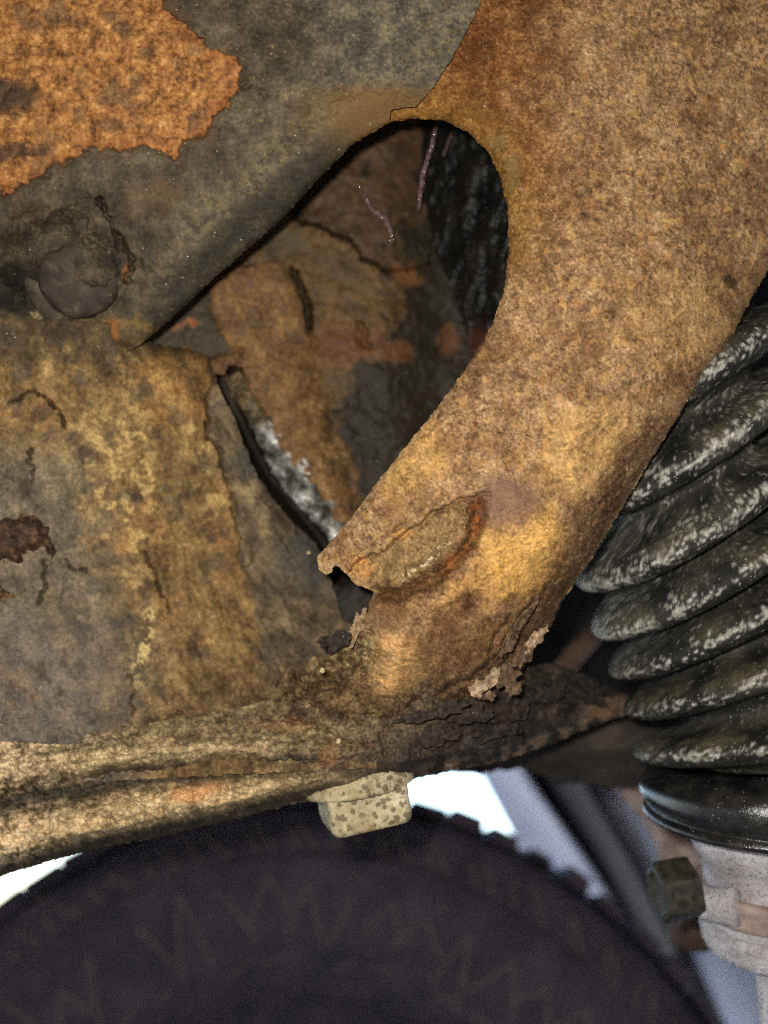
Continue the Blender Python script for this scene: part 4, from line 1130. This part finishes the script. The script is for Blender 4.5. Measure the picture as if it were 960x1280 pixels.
col_prof([(-40, 98), (0, 101), (18, 98), (34, 90), (50, 87), (70, 86), (90, 85), (110, 84)], 'sleeve', 968, 1040, M_white, tr)
col_prof([(0, 80), (2, 88), (10, 92), (22, 91), (32, 86), (40, 70), (43, 40)], 'collar', 972, 1150, M_white, tr, 0.012)
col_prof([(0, 40), (20, 34), (60, 31), (140, 30)], 'rod', 976, 1180, M_white, tr, 0.01, 32)

def plain_rust(name, a, b, scale=120, rough=0.75):
    t = NT(name)
    n1 = t.noise(scale, 4, 0.6)
    return t.out(t.mix(t.map(n1, 0.35, 0.66), lin(a), lin(b)), rough, t.bump(n1, 0.001, 0.6), 0.3)
M_post = plain_rust('pale_post', (132, 108, 98), (188, 166, 156))
cl = thing('clamp', loc2w(*lp(880, 1120, 0.225)), 'rusty clamp with a dark hex screw gripping the whitish tie rod', 'clamp')
col_prof([(-17, 86), (-16, 96), (-10, 99), (0, 97), (10, 100), (16, 97), (18, 86)], 'band', 969, 1118, M_post, cl, 0.004)
t = NT('dark_screw')
n1 = t.noise(500, 4, 0.6)
M_screw = t.out(t.mix(t.map(n1, 0.35, 0.7), lin((34, 31, 26)), lin((74, 68, 56))), 0.55, t.bump(n1, 0.00015, 0.8), 0.4)
ax = np.array([-0.98, -0.10, -0.14]); ax /= np.linalg.norm(ax)
ea = np.cross(ax, [0, 0, 1.0]); ea /= np.linalg.norm(ea); eb = np.cross(ax, ea)
c0 = lp(843, 1112, 0.2270)
V, fs = hexprism(c0, ax, ea, eb, [(-0.0048, 0.0078), (-0.002, 0.0080), (0.002, 0.0080), (0.0038, 0.0079), (0.0046, 0.0073), (0.0048, 0.0058), (0.0039, 0.0045), (0.0037, 0.002)], math.radians(38))
mesh_obj('screw_head', flatten(V), fs, M_screw, cl).data.set_sharp_from_angle(angle=math.radians(25))
pp = [lp(846, 1114, 0.230), lp(868, 1122, 0.230), lp(892, 1130, 0.2265), lp(920, 1134, 0.2220)]
pp = smooth_pts(pp, 14)
v_, f_ = tube(pp, np.linspace(0.0040, 0.0046, 14), 20)
mesh_obj('ear', v_, f_, M_white, cl)

# ================================================================== blurred hardware behind
M_bar = plain_rust('old_bar', (70, 52, 44), (124, 98, 82))
br = thing('brake_pipe_bracket', loc2w(*lp(705, 880, 0.33)), 'blurred brown bent bracket in the dark gap beside the bellows', 'bracket')
v_, f_ = tube(smooth_pts([lp(775, 760, 0.36), lp(745, 790, 0.35), lp(722, 815, 0.34), lp(704, 838, 0.335)], 16), np.full(16, 0.0042), 14)
mesh_obj('arm', v_, f_, M_bar, br)
v_, f_ = tube(smooth_pts([lp(684, 838, 0.335), lp(686, 858, 0.33), lp(690, 886, 0.325)], 10), np.linspace(0.003, 0.004, 10), 12)
mesh_obj('leg', v_, f_, M_bar, br)
v_, f_ = tube(smooth_pts([lp(704, 836, 0.335), lp(710, 856, 0.33), lp(716, 886, 0.325)], 10), np.linspace(0.003, 0.004, 10), 12)
mesh_obj('leg', v_, f_, M_bar, br)
ps = thing('stud_post', loc2w(*lp(848, 1090, 0.33)), 'pale pinkish steel post half hidden behind the bellows cuff', 'post')
v_, f_ = tube(smooth_pts([lp(786, 985, 0.36), lp(815, 1010, 0.35), lp(845, 1050, 0.335), lp(856, 1100, 0.33)], 16), np.linspace(0.0052, 0.0095, 16), 20)
mesh_obj('shank', v_, f_, M_post, ps)
v_, f_ = tube([lp(846, 1150, 0.33), lp(862, 1158, 0.33), lp(884, 1166, 0.33)], [0.007, 0.009, 0.007], 16)
mesh_obj('collar', v_, f_, M_bar, ps)

# ================================================================== tyre (upright, seen side on)
TY, TX, TR = 0.644, -0.0520, 0.325
TZ = 0.335
t = NT('tyre_rubber')
n1 = t.noise(40, 5, 0.6); n2 = t.noise(700, 3)
M_tyre = t.out(t.mix(t.map(n1, 0.35, 0.7), lin((78, 71, 84)), lin((104, 94, 104))), 0.72, t.bump(n2, 0.0008, 0.5), 0.3)
M_rib = plain_rust('worn_rubber', (110, 100, 104), (134, 122, 120), 200, 0.8)
ty = thing('tyre', (TX, TY + 0.1, TZ - TR), 'dark blurred tyre with raised zigzag ribs on its side', 'tyre')
def ring_world(prof, name, mat, parent, nseg=128, a0=0.0, a1=2 * math.pi, closed=True):
    th = np.linspace(a0, a1, nseg, endpoint=not closed)
    V = np.concatenate([np.stack([TX + r * np.sin(th), np.full(nseg, TY + y), TZ + r * np.cos(th)], -1) for r, y in prof])
    fs = []
    for i in range(len(prof) - 1):
        for j in range(nseg if closed else nseg - 1):
            k = (j + 1) % nseg
            fs.append((i * nseg + j, i * nseg + k, (i + 1) * nseg + k, (i + 1) * nseg + j))
    return mesh_obj(name, V, fs, mat, parent)
casing = ring_world(smooth_pts([(0.185, 0.03), (0.20, 0.012), (0.23, -0.004), (0.268, -0.008), (0.296, 0.0), (0.310, 0.008), (0.3155, 0.03), (0.317, 0.10), (0.3155, 0.17), (0.310, 0.19), (0.26, 0.205), (0.20, 0.19)], 50), 'casing', M_tyre, ty)
rib = ring_world([(0.2685, -0.0045), (0.270, -0.0120), (0.276, -0.0120), (0.2775, -0.003)], 'rim_band', M_tyre, casing)
ring_world([(0.3005, 0.0045), (0.3015, -0.0005), (0.3035, 0.0), (0.3045, 0.008)], 'shoulder_band', M_tyre, casing)

ring_world([(0.187, 0.028), (0.186, 0.05), (0.15, 0.055), (0.10, 0.05), (0.04, 0.045), (0.001, 0.045)], 'wheel_disc', M_tyre, ty, 64)
def box_mesh(sx, sy, sz, taper=0.85):
    V = [(-sx, -sy, -sz), (sx, -sy, -sz), (sx, sy, -sz), (-sx, sy, -sz), (-sx * taper, -sy * taper, sz), (sx * taper, -sy * taper, sz), (sx * taper, sy * taper, sz), (-sx * taper, sy * taper, sz)]
    Fc = [(0, 3, 2, 1), (4, 5, 6, 7), (0, 1, 5, 4), (1, 2, 6, 5), (2, 3, 7, 6), (3, 0, 4, 7)]
    return V, Fc
V, Fc = box_mesh(0.0115, 0.017, 0.0055)
blk = bpy.data.meshes.new('tread_block'); blk.from_pydata(V, [], Fc); blk.materials.append(M_tyre)
for row, (yy, off) in enumerate(((0.022, 0.0), (0.066, 0.5), (0.110, 0.0), (0.154, 0.5))):
    for i in range(-13, 14):
        a = math.radians((i + off) * 5.0)
        b = bpy.data.objects.new('tread_block', blk); C.objects.link(b); b.parent = ty
        rad = 0.3185 + 0.0008 * math.sin(i * 2.1 + row)
        b.location = (rad * math.sin(a), yy - 0.1, TR + rad * math.cos(a))
        b.rotation_euler = (0, a, 0.12 * (-1) ** row)
        b.scale = (1.22, 1, 1) if i < 0 else (random.uniform(0.7, 1.35), 1, random.uniform(0.45, 1.2))
def side_y(r):
    return float(np.interp(r, [0.185, 0.2, 0.23, 0.268, 0.296, 0.310], [0.03, 0.012, -0.004, -0.008, 0.0, 0.008]))
def side_pt(u, v):
    """where the sight line of a photo pixel meets the side wall"""
    w = P(u, v, 1.0) - CAM
    y = TY - 0.006
    for _ in range(4):
        p = CAM + w * (y / w[1])
        r = math.hypot(p[0] - TX, p[2] - TZ)
        y = TY + side_y(r)
    return p
def wall_pt(ang, r):
    return np.array([TX + r * math.sin(ang), TY + side_y(r), TZ + r * math.cos(ang)])
bars = []
rz = np.random.RandomState(12)
for i in range(-12, 13):
    a = math.radians(i * 6.4 + rz.uniform(-0.9, 0.9))
    h = math.radians(rz.uniform(2.4, 4.4))
    ro, ri = rz.uniform(0.248, 0.266), rz.uniform(0.214, 0.236)
    if rz.rand() < 0.75: bars.append(((a - h, ri), (a, ro)))
    if rz.rand() < 0.75: bars.append(((a, ro), (a + h, ri + rz.uniform(-0.01, 0.01))))
    if i % 3: bars.append(((a - 0.6 * h, 0.206 + rz.uniform(0, 0.006)), (a + 0.8 * h, 0.216)))
    bars += [((a + 0.3 * h, 0.2805), (a - 0.5 * h, 0.298)), ((a + 1.3 * h, 0.2805), (a + 0.9 * h, 0.292 + rz.uniform(0, 0.006)))]
for (a, ra), (b, rb) in bars:
    pts = [wall_pt(a + (b - a) * q, ra + (rb - ra) * q) for q in np.linspace(0, 1, 6)]
    dv = pts[-1] - pts[0]; dv /= np.linalg.norm(dv)
    sd = np.cross(dv, [0, -1.0, 0]); sd /= np.linalg.norm(sd)
    W = []
    for p in pts:
        W += [p - sd * 0.0018 + [0, 0.001, 0], p - sd * 0.0012 + [0, -0.0018, 0], p + sd * 0.0012 + [0, -0.0018, 0], p + sd * 0.0018 + [0, 0.001, 0]]
    Fc = [(4 * i + j, 4 * i + j + 1, 4 * i + j + 5, 4 * i + j + 4) for i in range(5) for j in range(3)] + [(0, 1, 2, 3), (23, 22, 21, 20)]
    mesh_obj('sidewall_rib', W, Fc, M_rib, casing, smooth=False)
# beads of mud on the side wall
r_ = np.random.RandomState(5)
for i in range(20):
    p = side_pt(r_.uniform(40, 560), r_.uniform(1090, 1270)); rr_ = r_.uniform(0.0014, 0.0030)
    th = np.linspace(0, 2 * math.pi, 8, endpoint=False)
    V = [p + np.array([rr_ * k * math.cos(x), -h * rr_, rr_ * k * math.sin(x)]) for k, h in ((1, -0.3), (0.9, 0.4), (0.5, 0.8)) for x in th] + [p + np.array([0, -0.9 * rr_, 0])]
    Fc = [(j + 8 * i2, (j + 1) % 8 + 8 * i2, (j + 1) % 8 + 8 * i2 + 8, j + 8 * i2 + 8) for i2 in range(2) for j in range(8)] + [(16 + j, 16 + (j + 1) % 8, 24) for j in range(8)]
    mesh_obj('mud_bead', V, Fc, M_rib, casing)

# ================================================================== wheel-arch liner, right of the tyre
t = NT('grey_plastic')
n1 = t.noise(18, 4, 0.6)
M_liner = t.out(t.mix(t.map(n1, 0.3, 0.7), lin((204, 200, 216)), lin((228, 225, 238))), 0.55, t.bump(t.noise(300, 3), 0.001, 0.3), 0.4)
M_dark = plain_rust('black_plastic', (22, 21, 24), (40, 38, 42), 40, 0.6)
def quad_strip(name, left, right, mat, parent, n=24, thick=0.004, bow=0.02):
    """a curved sheet between two edges given as (u, v, depth) polylines"""
    L = smooth_pts([lp(*p) for p in left], n); Rr = smooth_pts([lp(*p) for p in right], n)
    m = 9
    front = []
    for i in range(n):
        for j in range(m):
            s = j / (m - 1)
            front.append(L[i] * (1 - s) + Rr[i] * s + np.array([0, bow * math.sin(math.pi * s), 0]))
    front = np.array(front); back = front + np.array([0.0, thick, 0])
    V = np.concatenate([front, back]); k = n * m; fs = []
    for i in range(n - 1):
        for j in range(m - 1):
            a = i * m + j
            fs += [(a, a + m, a + m + 1, a + 1), (k + a, k + a + 1, k + a + m + 1, k + a + m)]
        fs += [(i * m, i * m + k, (i + 1) * m + k, (i + 1) * m), (i * m + m - 1, (i + 1) * m + m - 1, (i + 1) * m + m - 1 + k, i * m + m - 1 + k)]
    for j in range(m - 1):
        fs += [(j, j + 1, j + 1 + k, j + k), ((n - 1) * m + j, (n - 1) * m + j + k, (n - 1) * m + j + 1 + k, (n - 1) * m + j + 1)]
    return mesh_obj(name, flatten(V), fs, mat, parent)
ln = thing('wheel_arch_liner', loc2w(*lp(760, 1300, 0.75)), 'pale lavender-grey wheel arch liner to the right of the tyre', 'liner')
quad_strip('outer_panel', [(560, 900, 0.98), (596, 960, 0.98), (636, 1035, 0.98), (690, 1140, 0.98)], [(625, 900, 0.84), (664, 975, 0.84), (758, 1110, 0.84), (818, 1220, 0.84)], M_liner, ln)
quad_strip('recess', [(622, 905, 0.86), (660, 975, 0.86), (752, 1110, 0.86), (864, 1320, 0.86)], [(700, 905, 0.74), (736, 975, 0.74), (812, 1110, 0.74), (915, 1320, 0.74)], M_dark, ln)
quad_strip('inner_panel', [(696, 905, 0.76), (732, 975, 0.76), (808, 1110, 0.76), (910, 1320, 0.76)], [(930, 905, 0.56), (960, 975, 0.56), (990, 1110, 0.56), (1040, 1320, 0.56)], M_liner, ln)

# ================================================================== setting: added light blocker, dark backdrop and the ground
def block(name, x0, x1, y0, y1, z0, z1, mat):
    V = [(x0, y0, z0), (x1, y0, z0), (x1, y1, z0), (x0, y1, z0), (x0, y0, z1), (x1, y0, z1), (x1, y1, z1), (x0, y1, z1)]
    Fc = [(0, 3, 2, 1), (4, 5, 6, 7), (0, 1, 5, 4), (1, 2, 6, 5), (2, 3, 7, 6), (3, 0, 4, 7)]
    return V, Fc
Vs, Fs = [], []
for bx in ((-2.2, 1.8, -1.6, 0.85, 0.86, 1.0), (-2.3, -2.2, -1.6, 0.2, 0.28, 1.0), (1.8, 1.9, -1.6, 0.85, 0.28, 1.0), (-2.2, 1.8, -1.7, -1.6, 0.28, 1.0)):
    V, Fc = block('b', *bx, None)
    Fs += [tuple(i + len(Vs) for i in f) for f in Fc]; Vs += V
ub = mesh_obj('underbody_blocker', Vs, Fs, M_dark, None, smooth=False)  # unseen car body added to block sky light
ub['kind'] = 'structure'
# near-black backdrop sheet painted for the unlit gap behind the bellows
def iw_depth(u, v, s): return 0.43 + 0.0001 * (u - 700) + 0.004 * fbm(u, v, 80, 3, 191)
def iw_color(u, v, s): return ramp(0.5 + 0.4 * fbm(u, v, 60, 4, 193), [(0.1, (14, 14, 18)), (0.5, (24, 23, 28)), (0.9, (40, 36, 38))])
iw = sheet('dark_backdrop', [(540, 560), (1100, 300), (1150, 880), (860, 935), (640, 935), (560, 900)], iw_depth, iw_color, M_inner, None, 8.0, 0.004, 2, 30, 10)
iw['kind'] = 'structure'
t = NT('driveway')
n1 = t.noise(3, 5)
M_ground = t.out(t.mix(t.map(n1, 0.3, 0.7), lin((120, 116, 110)), lin((150, 146, 138))), 0.9, t.bump(t.noise(120, 4), 0.004, 0.5))
gz = TZ - TR - 0.002
gnd = mesh_obj('ground', [(-400, -400, gz), (400, -400, gz), (400, 400, gz), (-400, 400, gz)], [(0, 1, 2, 3)], M_ground, None, smooth=False)
gnd['kind'] = 'structure'
